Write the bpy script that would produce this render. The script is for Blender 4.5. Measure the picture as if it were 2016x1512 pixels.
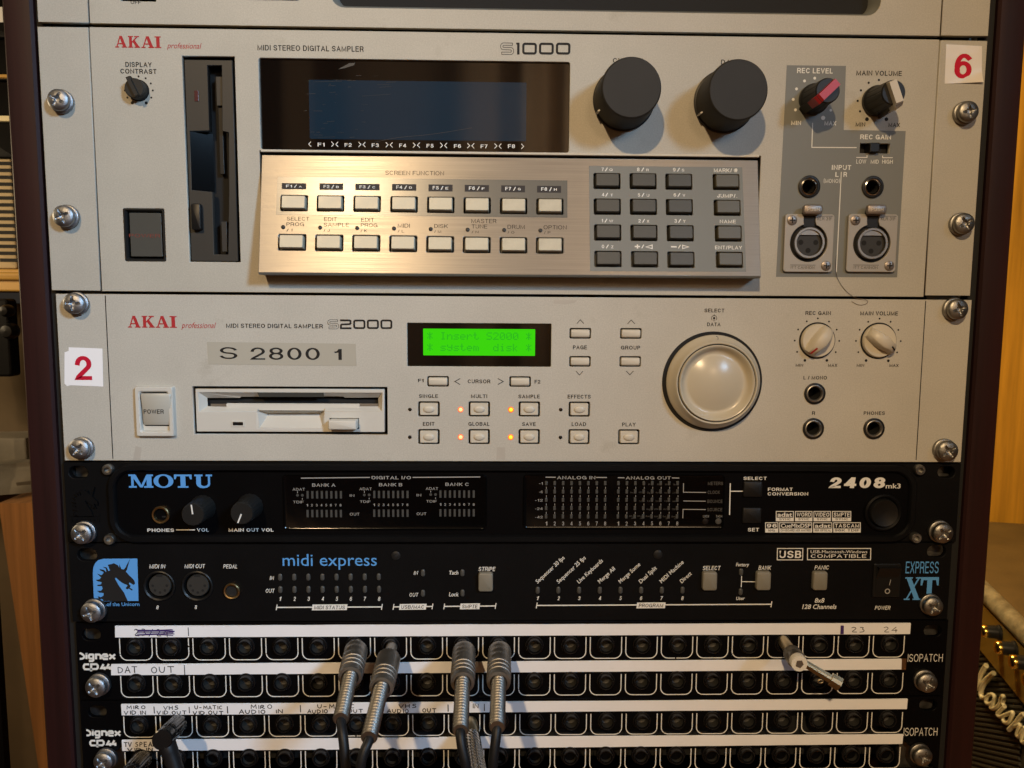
import bpy, bmesh, math, random
from mathutils import Vector, Matrix, Euler
from mathutils.geometry import tessellate_polygon
random.seed(7)
scene = bpy.context.scene
for o in list(bpy.data.objects): bpy.data.objects.remove(o)
COL = scene.collection
FLOOR = 900.0                       # millimetres from the top of the big sampler down to the floor
def Wp(x, d, y):                    # x right, d towards the viewer, y down (mm) -> metres
    return Vector((x*.001, -d*.001, (FLOOR-y)*.001))

# ------------------------------------------------------------------ camera
F_PX = 1550.0
CAM = Vector((-13.794, 135.632, -416.573))            # x, y down, z into the scene (mm)
RX, RY, RZ = 0.106071, -0.0236433, 0.0041983
def rotm(rx, ry, rz):
    cx, sx, cy, sy, cz, sz = math.cos(rx), math.sin(rx), math.cos(ry), math.sin(ry), math.cos(rz), math.sin(rz)
    return (Matrix(((cz,-sz,0),(sz,cz,0),(0,0,1))) @ Matrix(((cy,0,sy),(0,1,0),(-sy,0,cy))) @ Matrix(((1,0,0),(0,cx,-sx),(0,sx,cx))))
RM = rotm(RX, RY, RZ)
def ray(px, py): return RM.transposed() @ Vector(((px-1008)/F_PX, (py-756)/F_PX, 1.0))
def b(v): return Vector((v.x, v.z, -v.y))
cam_d = bpy.data.cameras.new('camera'); cam = bpy.data.objects.new('camera', cam_d); COL.objects.link(cam)
right, down, fwd = (b(Vector(RM[i])) for i in range(3))
mw = Matrix((right, -down, -fwd)).transposed().to_4x4()
mw.translation = Wp(CAM.x, -CAM.z, CAM.y)
cam.matrix_world = mw
cam_d.sensor_width = 36; cam_d.sensor_fit = 'HORIZONTAL'; cam_d.lens = F_PX/2016*36
cam_d.clip_start = .02; cam_d.clip_end = 50
cam_d.dof.use_dof = True; cam_d.dof.focus_distance = .43; cam_d.dof.aperture_fstop = 24
scene.camera = cam
scene.render.resolution_x, scene.render.resolution_y = 1024, 768

# ------------------------------------------------------------------ light
world = bpy.data.worlds.new('World'); scene.world = world; world.use_nodes = True
bg = world.node_tree.nodes['Background']
bg.inputs[0].default_value = (.60, .50, .40, 1); bg.inputs[1].default_value = .04
def lamp(name, kind, loc, target, energy, color, **kw):
    l = bpy.data.lights.new(name, kind); l.energy = energy; l.color = color
    for k, v in kw.items(): setattr(l, k, v)
    o = bpy.data.objects.new(name, l); COL.objects.link(o)
    o.location = loc; o.rotation_euler = (Vector(target)-Vector(loc)).to_track_quat('-Z', 'Y').to_euler()
    return o
PANEL_C = Wp(0, 0, 190)
lamp('warm_ceiling_lamp', 'SPOT', Wp(-520, 2000, -1080), Wp(350, 0, 230), 150, (1, .70, .385), shadow_soft_size=.035, spot_size=math.radians(46), spot_blend=1.0)
lamp('cool_side_lamp', 'SPOT', Wp(860, 1250, -480), Wp(-500, 0, 225), 108, (.44, .70, 1), shadow_soft_size=.13, spot_size=math.radians(38), spot_blend=1.0)
lamp('warm_fill_light', 'POINT', Wp(420, 1950, -480), Wp(200, 0, 150), 13, (1, .70, .42), shadow_soft_size=.12)  # added warm fill with no known source; also lights the curtain
lamp('wall_fill_light', 'POINT', Wp(310, -560, -60), PANEL_C, 11, (1, .74, .36), shadow_soft_size=.05)  # added fill hidden behind the rack, brightens the wall and amplifier
lamp('left_fill_light', 'POINT', Wp(-640, -60, 60), PANEL_C, 3.2, (1, .76, .46), shadow_soft_size=.06)  # added fill out of view, brightens the things on the left
vs = scene.view_settings
vs.view_transform = 'Standard'; vs.look = 'None'; vs.exposure = 0; vs.gamma = 1; vs.use_curve_mapping = False
scene.render.engine = 'CYCLES'
scene.cycles.max_bounces = 6; scene.cycles.caustics_reflective = False; scene.cycles.caustics_refractive = False

# ------------------------------------------------------------------ materials
def lin(c):
    return tuple(((v/255)/12.92 if v/255 <= .04045 else ((v/255+.055)/1.055)**2.4) for v in c)
MATS = {}
def mat(name, col, rough=.5, metal=0, bump=0, bscale=900, var=0, vscale=12, spec=.5, emit=None, estr=0, aniso=0, coat=0, stretch=None, trans=0, alpha=1, rvar=0, dirt=0, grain=0):
    m = bpy.data.materials.new(name); m.use_nodes = True
    nt = m.node_tree; p = nt.nodes['Principled BSDF']
    N = nt.nodes.new; L = nt.links.new
    p.inputs['Base Color'].default_value = (*col, 1)
    p.inputs['Roughness'].default_value = rough; p.inputs['Metallic'].default_value = metal
    p.inputs['Specular IOR Level'].default_value = spec
    p.inputs['Coat Weight'].default_value = coat; p.inputs['Alpha'].default_value = alpha
    p.inputs['Transmission Weight'].default_value = trans
    if aniso: p.inputs['Anisotropic'].default_value = aniso
    if emit: p.inputs['Emission Color'].default_value = (*emit, 1); p.inputs['Emission Strength'].default_value = estr
    tc = N('ShaderNodeTexCoord'); mp = N('ShaderNodeMapping'); L(tc.outputs['Object'], mp.inputs[0])
    if stretch: mp.inputs['Scale'].default_value = stretch
    src = None
    if var:
        n = N('ShaderNodeTexNoise'); n.inputs['Scale'].default_value = vscale; n.inputs['Detail'].default_value = 6; n.inputs['Roughness'].default_value = .62
        L(mp.outputs[0], n.inputs['Vector'])
        r = N('ShaderNodeMapRange'); r.inputs[1].default_value = .28; r.inputs[2].default_value = .72
        r.inputs[3].default_value = 1-var; r.inputs[4].default_value = 1+var; L(n.outputs[0], r.inputs[0])
        mx = N('ShaderNodeMix'); mx.data_type = 'RGBA'; mx.blend_type = 'MULTIPLY'; mx.inputs[0].default_value = 1
        mx.inputs[6].default_value = (*col, 1); L(r.outputs[0], mx.inputs[7]); src = mx.outputs[2]
        if rvar:
            r2 = N('ShaderNodeMapRange'); r2.inputs[3].default_value = max(0, rough-rvar); r2.inputs[4].default_value = min(1, rough+rvar)
            L(n.outputs[0], r2.inputs[0]); L(r2.outputs[0], p.inputs['Roughness'])
    if dirt:   # scattered grime specks and handling smudges
        n2 = N('ShaderNodeTexNoise'); n2.inputs['Scale'].default_value = 34; n2.inputs['Detail'].default_value = 8; n2.inputs['Roughness'].default_value = .7
        L(tc.outputs['Object'], n2.inputs['Vector'])
        r3 = N('ShaderNodeMapRange'); r3.inputs[1].default_value = .60; r3.inputs[2].default_value = .78; r3.inputs[3].default_value = 0; r3.inputs[4].default_value = dirt
        L(n2.outputs[0], r3.inputs[0])
        m2 = N('ShaderNodeMix'); m2.data_type = 'RGBA'; m2.inputs[7].default_value = (col[0]*.55, col[1]*.5, col[2]*.42, 1)
        L(r3.outputs[0], m2.inputs[0])
        if src: L(src, m2.inputs[6])
        else: m2.inputs[6].default_value = (*col, 1)
        src = m2.outputs[2]
    if grain:  # fine paint speckle
        n4 = N('ShaderNodeTexNoise'); n4.inputs['Scale'].default_value = 1500; n4.inputs['Detail'].default_value = 2
        L(tc.outputs['Object'], n4.inputs['Vector'])
        r4 = N('ShaderNodeMapRange'); r4.inputs[1].default_value = .3; r4.inputs[2].default_value = .7; r4.inputs[3].default_value = 1-grain; r4.inputs[4].default_value = 1+grain
        L(n4.outputs[0], r4.inputs[0])
        m4 = N('ShaderNodeMix'); m4.data_type = 'RGBA'; m4.blend_type = 'MULTIPLY'; m4.inputs[0].default_value = 1
        L(src, m4.inputs[6]); L(r4.outputs[0], m4.inputs[7]); src = m4.outputs[2]
    if src: L(src, p.inputs['Base Color'])
    if bump:
        n = N('ShaderNodeTexNoise'); n.inputs['Scale'].default_value = bscale; n.inputs['Detail'].default_value = 3; L(mp.outputs[0], n.inputs['Vector'])
        bp = N('ShaderNodeBump'); bp.inputs['Strength'].default_value = bump; bp.inputs['Distance'].default_value = .0004
        L(n.outputs[0], bp.inputs['Height']); L(bp.outputs[0], p.inputs['Normal'])
    MATS[name] = m; return m
mat('panel_beige', (.43, .412, .352), .48, bump=.12, bscale=2600, var=.07, vscale=18, dirt=.42, grain=.09)
mat('ear_beige', (.43, .412, .355), .48, bump=.12, bscale=2600, var=.07, vscale=18, dirt=.42, grain=.09)
mat('panel_pale', (.475, .456, .398), .46, bump=.10, bscale=2600, var=.06, vscale=18, dirt=.42, grain=.09)
mat('plastic_beige', (.55, .51, .42), .42, var=.03, dirt=.10)
mat('plastic_cream', (.57, .55, .49), .42, var=.03, dirt=.12)
mat('drive_cream', (.56, .54, .48), .5, bump=.05, bscale=2000, var=.03, dirt=.12)
mat('key_pale', (.47, .44, .34), .36, bump=.12, bscale=1500, var=.10, vscale=160, rvar=.12)
mat('key_grey', (.066, .066, .058), .38, var=.05, vscale=60, spec=.35)
mat('key_olive', (.085, .075, .045), .38, var=.05, vscale=60)
mat('dark_plastic', (.034, .033, .030), .45, bump=.05, bscale=2500, var=.06, spec=.35)
mat('knob_grey', (.029, .027, .0235), .55, bump=.08, bscale=3000, var=.08, vscale=40, spec=.2)
mat('knob_black', (.013, .013, .0125), .42, var=.1, vscale=80, spec=.3)
mat('void', (.004, .004, .004), .8)
mat('rubber', (.006, .006, .0065), .22, var=.2, vscale=60, spec=.4)
mat('cable_rubber', (.007, .007, .008), .48, var=.2, vscale=60, spec=.3)
mat('panel_black', (.0042, .0042, .0046), .5, bump=.25, bscale=2200, var=.2, vscale=30, spec=.10)
mat('panel_gloss', (.0022, .0022, .0026), .4, var=.1, vscale=30, spec=.09)
mat('window_gloss', (.002, .002, .0022), .10, spec=.22)
mat('screen_glass', (.004, .003, .0027), .035, coat=.5, spec=.6)
mat('lcd_blue', (.006, .024, .046), .10, var=.10, vscale=9, coat=.6)
mat('grey_print', (.165, .172, .158), .5, bump=.06, bscale=2600, var=.03)
mat('band_print', (.13, .128, .115), .24, bump=.05, bscale=1500, var=.05, rvar=.06, stretch=(.05, 1, 1))
mat('ink_black', (.016, .015, .015), .6, spec=.2)
mat('ink_box', (.040, .036, .036), .6, spec=.2)
mat('ink_white', (.74, .74, .70), .6, spec=.2)
mat('ink_dim', (.33, .32, .30), .6, spec=.2)
mat('ink_faint', (.085, .078, .068), .6, spec=.2)
mat('ink_red', (.40, .028, .032), .6, spec=.2)
mat('ink_numeral', (.52, .008, .035), .6, spec=.2)
mat('ink_blue', (.10, .33, .73), .6, spec=.2)
mat('ink_pen', (.012, .012, .016), .6, spec=.2)
mat('ink_violet', (.055, .03, .14), .6, spec=.2)
mat('power_red', (.20, .03, .02), .5)
mat('red_plastic', (.42, .022, .028), .32)
mat('led_off', (.065, .066, .062), .3)
mat('led_dark', (.010, .009, .009), .25)
mat('led_red_window', (.07, .015, .018), .25)
mat('button_grey', (.20, .19, .155), .38, var=.04)
mat('button_black', (.008, .008, .008), .40, spec=.3)
mat('steel', (.29, .283, .265), .45, 1, bump=.3, bscale=700, var=.28, vscale=120, rvar=.16)
mat('steel_cool', (.31, .32, .335), .48, 1, bump=.3, bscale=900, var=.28, vscale=140, rvar=.16)  # left screws' steel, with the cool light's tint put into the colour
mat('dull_nickel', (.34, .32, .29), .48, 1, var=.14, vscale=100, rvar=.1)
mat('chrome', (.72, .70, .66), .16, 1, var=.1, vscale=90)
mat('bright_coil', (.44, .42, .385), .36, 1, var=.1, vscale=120)
mat('socket_gold', (.62, .45, .22), .28, 1)
mat('brass', (.44, .37, .24), .38, 1, var=.15, vscale=90)
mat('gold_knob', (.75, .52, .12), .22, 1)
mat('gold_panel', (.34, .22, .045), .42, .55, var=.08, vscale=18)
mat('nylon', (.70, .68, .62), .4)
mat('paper', (.85, .865, .90), .55, bump=.1, bscale=700, var=.035, vscale=30, dirt=.18)
mat('paper_white', (.86, .86, .87), .42, var=.02)
mat('paper_cream', (.74, .69, .60), .26, bump=.35, bscale=160, var=.05)
mat('tape', (.43, .405, .335), .22, var=.04, vscale=14, coat=.15)
mat('residue', (.43, .40, .345), .6, var=.06, vscale=60)
mat('xlr_metal', (.36, .34, .305), .5, .25, bump=.15, bscale=1200, var=.06)
mat('tab_metal', (.28, .245, .22), .4, .7, bump=.2, bscale=500, var=.08)
mat('mahogany', (.022, .0062, .0056), .48, bump=.25, bscale=120, var=.55, vscale=70, stretch=(1, 1, .03), spec=.28)
mat('pine_wall', (.62, .30, .026), .45, bump=.35, bscale=40, var=.6, vscale=26, stretch=(1, 1, .06))
mat('pine', (.27, .125, .042), .45, bump=.15, bscale=60, var=.6, vscale=60, stretch=(1, .3, .03))
mat('floor_pine', (.36, .17, .06), .35, bump=.2, bscale=40, var=.3, vscale=30, stretch=(.08, 1, 1))
mat('vinyl_brown', (.10, .065, .022), .5, bump=.35, bscale=260, var=.25, vscale=14)
mat('vinyl_highlight', (.22, .195, .125), .40, bump=1.0, bscale=120, var=.6, vscale=90)  # highlight along the amplifier's roll is put into this paler vinyl
mat('grille_cloth', (.030, .026, .016), .7, bump=.3, bscale=900, var=.2, vscale=200)
mat('logo_white', (.82, .74, .48), .4)
mat('case_beige', (.50, .40, .24), .6, var=.1, vscale=10)
mat('shelf_yellow', (.52, .31, .075), .5, var=.15, vscale=10)
mat('cloth_tan', (.12, .085, .045), .8, bump=.4, bscale=30, var=.25, vscale=8)
mat('bag_beige', (.17, .15, .115), .7, bump=.5, bscale=40, var=.35, vscale=16)
mat('wheel_satin', (.50, .455, .355), .26, var=.03, dirt=.12)
mat('rocker_cream', (.44, .425, .365), .42, var=.03, dirt=.2)
mat('curtain_cloth', (.78, .66, .54), .85, var=.12, vscale=3)
mat('hair_brown', (.10, .06, .03), .5)
# the lit green display
mat('lcd_green', (.0, .04, .0), .5, spec=.1, emit=(.040, .62, .001), estr=1.0)
mat('lcd_text', (.0, .03, .0), .5, spec=.1, emit=(.022, .45, .012), estr=.92)
mat('led_lit_red', (.8, .2, .1), .3, emit=(1, .40, .16), estr=1.9)
mat('led_lit_amber', (.8, .5, .05), .3, emit=(1, .50, .015), estr=1.35)
mat('led_glow', (.8, .1, .03), .4, emit=(1, .13, .03), estr=.55)
# brushed plate: horizontal brushing
def brushed(name, col, rough):
    m = mat(name, col, rough, .6, aniso=.9)
    nt = m.node_tree; p = nt.nodes['Principled BSDF']; N = nt.nodes.new; L = nt.links.new
    tc = N('ShaderNodeTexCoord'); mp = N('ShaderNodeMapping'); mp.inputs['Scale'].default_value = (6, 1, 900); L(tc.outputs['Object'], mp.inputs[0])
    n = N('ShaderNodeTexNoise'); n.inputs['Scale'].default_value = 3; n.inputs['Detail'].default_value = 5; L(mp.outputs[0], n.inputs['Vector'])
    r = N('ShaderNodeMapRange'); r.inputs[1].default_value = .3; r.inputs[2].default_value = .7; r.inputs[3].default_value = rough-.07; r.inputs[4].default_value = rough+.10
    L(n.outputs[0], r.inputs[0]); L(r.outputs[0], p.inputs['Roughness'])
    cr = N('ShaderNodeMapRange'); cr.inputs[1].default_value = .3; cr.inputs[2].default_value = .7; cr.inputs[3].default_value = .86; cr.inputs[4].default_value = 1.1; L(n.outputs[0], cr.inputs[0])
    mx = N('ShaderNodeMix'); mx.data_type = 'RGBA'; mx.blend_type = 'MULTIPLY'; mx.inputs[0].default_value = 1; mx.inputs[6].default_value = (*col, 1); L(cr.outputs[0], mx.inputs[7]); L(mx.outputs[2], p.inputs['Base Color'])
    bp = N('ShaderNodeBump'); bp.inputs['Strength'].default_value = .12; bp.inputs['Distance'].default_value = .0003; L(n.outputs[0], bp.inputs['Height']); L(bp.outputs[0], p.inputs['Normal'])
    tg = N('ShaderNodeTangent'); tg.direction_type = 'RADIAL'; tg.axis = 'Z'; L(tg.outputs[0], p.inputs['Tangent'])
    p.inputs['Anisotropic Rotation'].default_value = .25
    return m
brushed('brushed_plate', (.42, .39, .345), .41)

# ------------------------------------------------------------------ mesh building (local mm: x right, z up, d towards viewer)
class MB:
    def __init__(s): s.v = []; s.f = []; s.b = []
    def add(s, vs, fs):
        n = len(s.v); s.b.append((n, len(s.f))); s.v += vs; s.f += [tuple(i+n for i in f) for f in fs]; return s
    def box(s, x0, x1, z0, z1, d0, d1):
        v = [(x, z, d) for d in (d0, d1) for z in (z0, z1) for x in (x0, x1)]
        return s.add(v, [(0,2,3,1),(4,5,7,6),(0,1,5,4),(2,6,7,3),(0,4,6,2),(1,3,7,5)])
    def loft(s, rings, cap0=True, cap1=True):
        n = len(rings[0]); v = [p for r in rings for p in r]; f = []
        for k in range(len(rings)-1):
            for i in range(n):
                j = (i+1) % n; f.append((k*n+i, k*n+j, (k+1)*n+j, (k+1)*n+i))
        if cap0: f.append(tuple(reversed(range(n))))
        if cap1: f.append(tuple((len(rings)-1)*n+i for i in range(n)))
        return s.add(v, f)
    def rr(s, cx, cz, w, h, r, d0, d1, ch=.3, n=4):        # rounded block with a chamfered front
        R = []
        for (i, d) in ((0, d0), (0, d1-ch), (ch*.35, d1-ch*.35), (ch, d1)):
            R.append([(cx+x, cz+z, d) for x, z in rrect(w-2*i, h-2*i, max(.05, r-i), n)])
        return s.loft(R)
    def lathe(s, prof, n=32, c=(0,0,0), rf=None, M=None, cap=True):   # prof: (radius, d)
        rings = []
        for r, d in prof:
            ring = []
            for i in range(n):
                a = 2*math.pi*i/n; q = r*(rf(a, d) if rf else 1)
                p = (q*math.cos(a), q*math.sin(a), d)
                ring.append(p)
            rings.append(ring)
        if M is not None: rings = [[tuple(M @ Vector(p)) for p in r] for r in rings]
        else: rings = [[(p[0]+c[0], p[1]+c[1], p[2]+c[2]) for p in r] for r in rings]
        return s.loft(rings, cap, cap)
    def disc(s, x, z, r, d, n=20, sx=1):
        return s.add([(x+r*sx*math.cos(2*math.pi*i/n), z+r*math.sin(2*math.pi*i/n), d) for i in range(n)], [tuple(range(n))])
    def ringflat(s, x, z, r0, r1, d, n=28):
        v = []; f = []
        for i in range(n):
            a = 2*math.pi*i/n; v += [(x+r*math.cos(a), z+r*math.sin(a), d) for r in (r0, r1)]
            j = (i+1) % n; f.append((2*i, 2*i+1, 2*j+1, 2*j))
        return s.add(v, f)
    def rect(s, x0, x1, z0, z1, d): return s.add([(x0,z0,d),(x1,z0,d),(x1,z1,d),(x0,z1,d)], [(0,1,2,3)])
    def poly(s, pts, d):
        t = tessellate_polygon([[Vector((x, z, 0)) for x, z in pts]])
        fs = []
        for a, b_, c in t:
            A, B, C = pts[a], pts[b_], pts[c]
            cr = (B[0]-A[0])*(C[1]-A[1])-(B[1]-A[1])*(C[0]-A[0])
            fs.append((a, b_, c) if cr > 0 else (a, c, b_))
        return s.add([(x, z, d) for x, z in pts], fs)
    def ribbon(s, pts, w, d, closed=False):
        L, R = offset(pts, w/2, closed); n = len(pts); f = []
        for i in range(n if closed else n-1):
            j = (i+1) % n; f.append((i, n+i, n+j, j))
        f = [tuple(reversed(q)) for q in f]
        return s.add([(x, z, d) for x, z in L]+[(x, z, d) for x, z in R], f)
    def tube(s, pts, r, n=10, cap=True, rad=None):        # pts are (x, z, d)
        P = [Vector(p) for p in pts]; rings = []; up = None
        for i, p in enumerate(P):
            t = (P[min(i+1, len(P)-1)]-P[max(i-1, 0)]).normalized()
            if up is None:
                up = Vector((1,0,0)) if abs(t.x) < .9 else Vector((0,1,0))
            a = (up-t*up.dot(t)).normalized(); up = a; c = t.cross(a)
            q = rad[i] if rad else r
            rings.append([tuple(p+(a*math.cos(2*math.pi*k/n)+c*math.sin(2*math.pi*k/n))*q) for k in range(n)])
        return s.loft(rings, cap, cap)
def rrect(w, h, r, n=4):
    r = min(r, w/2-.01, h/2-.01); P = []
    for cx, cz, a0 in ((w/2-r, h/2-r, 0), (-w/2+r, h/2-r, 90), (-w/2+r, -h/2+r, 180), (w/2-r, -h/2+r, 270)):
        for i in range(n+1):
            a = math.radians(a0+90*i/n); P.append((cx+r*math.cos(a), cz+r*math.sin(a)))
    return P
def offset(pts, w, closed=False):
    n = len(pts); L = []; R = []
    for i, (x, z) in enumerate(pts):
        a = pts[i-1] if (i or closed) else None; c = pts[(i+1) % n] if (i < n-1 or closed) else None
        def nr(p, q):
            dx, dz = q[0]-p[0], q[1]-p[1]; l = math.hypot(dx, dz) or 1; return (-dz/l, dx/l)
        n1 = nr(a, (x, z)) if a else None; n2 = nr((x, z), c) if c else None
        n1 = n1 or n2; n2 = n2 or n1
        mx, mz = n1[0]+n2[0], n1[1]+n2[1]; l = math.hypot(mx, mz) or 1; mx /= l; mz /= l
        k = 1/max(.5, mx*n1[0]+mz*n1[1])
        L.append((x+mx*w*k, z+mz*w*k)); R.append((x-mx*w*k, z-mz*w*k))
    return L, R
def mesh_of(mb, name, m, smooth=None):
    me = bpy.data.meshes.new(name)
    me.from_pydata([(x*.001, -d*.001, z*.001) for x, z, d in mb.v], [], mb.f)
    if smooth:
        me.polygons.foreach_set('use_smooth', [True]*len(me.polygons)); me.set_sharp_from_angle(angle=math.radians(smooth))
    me.materials.append(MATS[m] if isinstance(m, str) else m)
    me.update(); return me
def put(name, me, parent, loc=(0,0,0), rot=None, label=None):
    o = bpy.data.objects.new(name, me); COL.objects.link(o)
    o.parent = parent; o.location = (loc[0]*.001, -loc[2]*.001, loc[1]*.001)
    if rot: o.rotation_euler = rot
    if label: o['label'] = label
    return o
def part(name, mb, m, parent, smooth=None, loc=(0,0,0), rot=None, label=None, kind=None):
    o = put(name, mesh_of(mb, name, m, smooth), parent, loc, rot, label)
    if kind: o['kind'] = kind
    return o
SPLIT = {'legend': 5, 'tape_residue': 2, 'flange_marking': 2, 'panel_groove': 2, 'handwriting': 5, 'field_legend': 4, 'key_legend': 1.6, 'meter_legend': 3, 'badge_lettering': 2.2, 'jack_outline': .9, 'label_box': 1, 'screen_legend': 3, 'rocker_mark': 1, 'pin_hole': .3, 'screen_text': 2.5, 'meter_dots': 1, 'brand_lettering': 4, 'scratches': 8}
_part = part
def part(name, mb, m, parent, smooth=None, loc=(0,0,0), rot=None, label=None, kind=None):
    if name not in SPLIT: return _part(name, mb, m, parent, smooth, loc, rot, label, kind)
    g = SPLIT[name]; B = []                      # print that stands apart becomes a piece of its own
    for i, (v0, f0) in enumerate(mb.b):
        v1, f1 = mb.b[i+1] if i+1 < len(mb.b) else (len(mb.v), len(mb.f))
        if v1 == v0: continue
        xs = [v[0] for v in mb.v[v0:v1]]; zs = [v[1] for v in mb.v[v0:v1]]
        B.append([min(xs)-g/2, max(xs)+g/2, min(zs)-g/2, max(zs)+g/2, [(v0, v1, f0, f1)]])
    done = False
    while not done:
        done = True; out = []
        for q in B:
            for o in out:
                if q[0] < o[1] and o[0] < q[1] and q[2] < o[3] and o[2] < q[3]:
                    o[:4] = [min(q[0], o[0]), max(q[1], o[1]), min(q[2], o[2]), max(q[3], o[3])]; o[4] += q[4]; done = False; break
            else: out.append(q)
        B = out
    r = None
    for q in B:
        k = MB()
        for v0, v1, f0, f1 in q[4]: k.add(mb.v[v0:v1], [tuple(i-v0 for i in f) for f in mb.f[f0:f1]])
        r = _part(name, k, m, parent, smooth, loc, rot, label, kind)
    return r
def thing(name, x, d, y, label, cat, group=None):
    o = bpy.data.objects.new(name, None); COL.objects.link(o); o.location = Wp(x, d, y); o.empty_display_size = .02
    o['label'] = label; o['category'] = cat
    if group: o['group'] = group
    return o
class Frame:      # a plane of the real thing: turns photograph pixels into millimetres on it
    def __init__(s, x, d, y, tilt=0):
        s.o = Vector((x, y, -d)); c, n = math.cos(tilt), math.sin(tilt)
        s.ez = Vector((0, -c, n)); s.en = Vector((0, -n, -c)); s.x = x; s.d = d; s.y = y
    def p(s, q, d=0):
        r = ray(*q); o = s.o+s.en*d
        P = CAM+r*((o-CAM).dot(s.en)/r.dot(s.en)); v = P-s.o
        return (v.x, v.dot(s.ez))
def Z(x0, y0, k): return lambda u, v: (x0+u/k, y0+v/k)
k1, k2, k3 = 2016/520, 2016/480, 2016/440
R1, R2, R3, R4, R5 = Z(0,0,k1), Z(480,0,k1), Z(980,0,k1), Z(1496,0,k1), Z(0,370,k1)
R6, R7, R8 = Z(480,290,5.6), Z(830,290,5.6), Z(1150,290,5.6)
R9, R10, R11, R12 = Z(1500,280,2016/516), Z(0,560,k1), Z(370,600,4.8), Z(770,600,4.8)
R13, R14 = Z(1090,580,2016/460), Z(1520,570,2016/496)
R15, R16, R17, R18 = Z(80,890,k2), Z(530,890,k2), Z(1000,890,k2), Z(1420,890,k2)
R19, R20, R21, R22, R23 = Z(80,1190,k3), Z(480,1190,k3), Z(840,1190,k3), Z(1240,1190,k3), Z(1576,1190,k3)
PX = lambda u, v: (u, v)

def plate(name, outline, holes, t, m, parent, d=0, bevel=.25, loc=(0,0,0), label=None):
    """a real sheet with real openings; front face at d"""
    cu = bpy.data.curves.new(name, 'CURVE'); cu.dimensions = '2D'; cu.fill_mode = 'BOTH'
    cu.extrude = (t/2-bevel); cu.bevel_depth = bevel; cu.bevel_resolution = 1; cu.offset = -bevel
    for pts in [outline]+holes:
        sp = cu.splines.new('POLY'); sp.points.add(len(pts)-1); sp.use_cyclic_u = True
        for q, (x, z) in zip(sp.points, pts): q.co = (x, z, 0, 1)
    ob = bpy.data.objects.new(name, cu); COL.objects.link(ob)
    dg = bpy.context.evaluated_depsgraph_get(); me = bpy.data.meshes.new_from_object(ob.evaluated_get(dg))
    bpy.data.objects.remove(ob); bpy.data.curves.remove(cu)
    me.name = name
    for v in me.vertices:
        x, z, q = v.co; v.co = (x*.001, -(q+d-t/2)*.001, z*.001)
    me.materials.clear(); me.materials.append(MATS[m]); me.update()
    return put(name, me, parent, loc, None, label)
def rect_o(x0, x1, z0, z1): return [(x0,z0),(x1,z0),(x1,z1),(x0,z1)]
def rr_o(x0, x1, z0, z1, r, n=4): return [((x0+x1)/2+x, (z0+z1)/2+z) for x, z in rrect(x1-x0, z1-z0, r, n)]
def circ_o(x, z, r, n=28): return [(x+r*math.cos(2*math.pi*i/n), z+r*math.sin(2*math.pi*i/n)) for i in range(n)]
def bbox(F, R, u0, v0, u1, v1, d=0):
    x0, z1 = F.p(R(u0, v0), d); x1, z0 = F.p(R(u1, v1), d)
    return (min(x0,x1), max(x0,x1), min(z0,z1), max(z0,z1))

# ------------------------------------------------------------------ lettering
_tc = {}
def glyphs(s, bold=0, shear=0):
    k = (s, bold, shear)
    if k in _tc: return _tc[k]
    cu = bpy.data.curves.new('t', 'FONT'); cu.body = s; cu.size = 1; cu.resolution_u = 3; cu.offset = bold; cu.shear = shear
    ob = bpy.data.objects.new('t', cu); COL.objects.link(ob)
    dg = bpy.context.evaluated_depsgraph_get(); me = bpy.data.meshes.new_from_object(ob.evaluated_get(dg))
    V = [(v.co.x, v.co.y) for v in me.vertices]; Fc = [tuple(p.vertices) for p in me.polygons]
    fl = [f if ((V[f[1]][0]-V[f[0]][0])*(V[f[2]][1]-V[f[0]][1])-(V[f[1]][1]-V[f[0]][1])*(V[f[2]][0]-V[f[0]][0])) > 0 else tuple(reversed(f)) for f in Fc]
    bpy.data.objects.remove(ob); bpy.data.curves.remove(cu); bpy.data.meshes.remove(me)
    _tc[k] = (V, fl); return _tc[k]
CAPH = None
def arc(cx, cy, rx, ry, a0, a1, n=None):
    n = n or max(4, int(abs(a1-a0)/18)); return [(cx+rx*math.cos(math.radians(a0+(a1-a0)*i/n)), cy+ry*math.sin(math.radians(a0+(a1-a0)*i/n))) for i in range(n+1)]
ELL = lambda cx, cy, rx, ry: ['c']+arc(cx, cy, rx, ry, 0, 360, 22)[:-1]
_P = [(0,1),(.58,1)]+arc(.6,.735,.4,.265,90,-90)+[(0,.47)]
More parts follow.
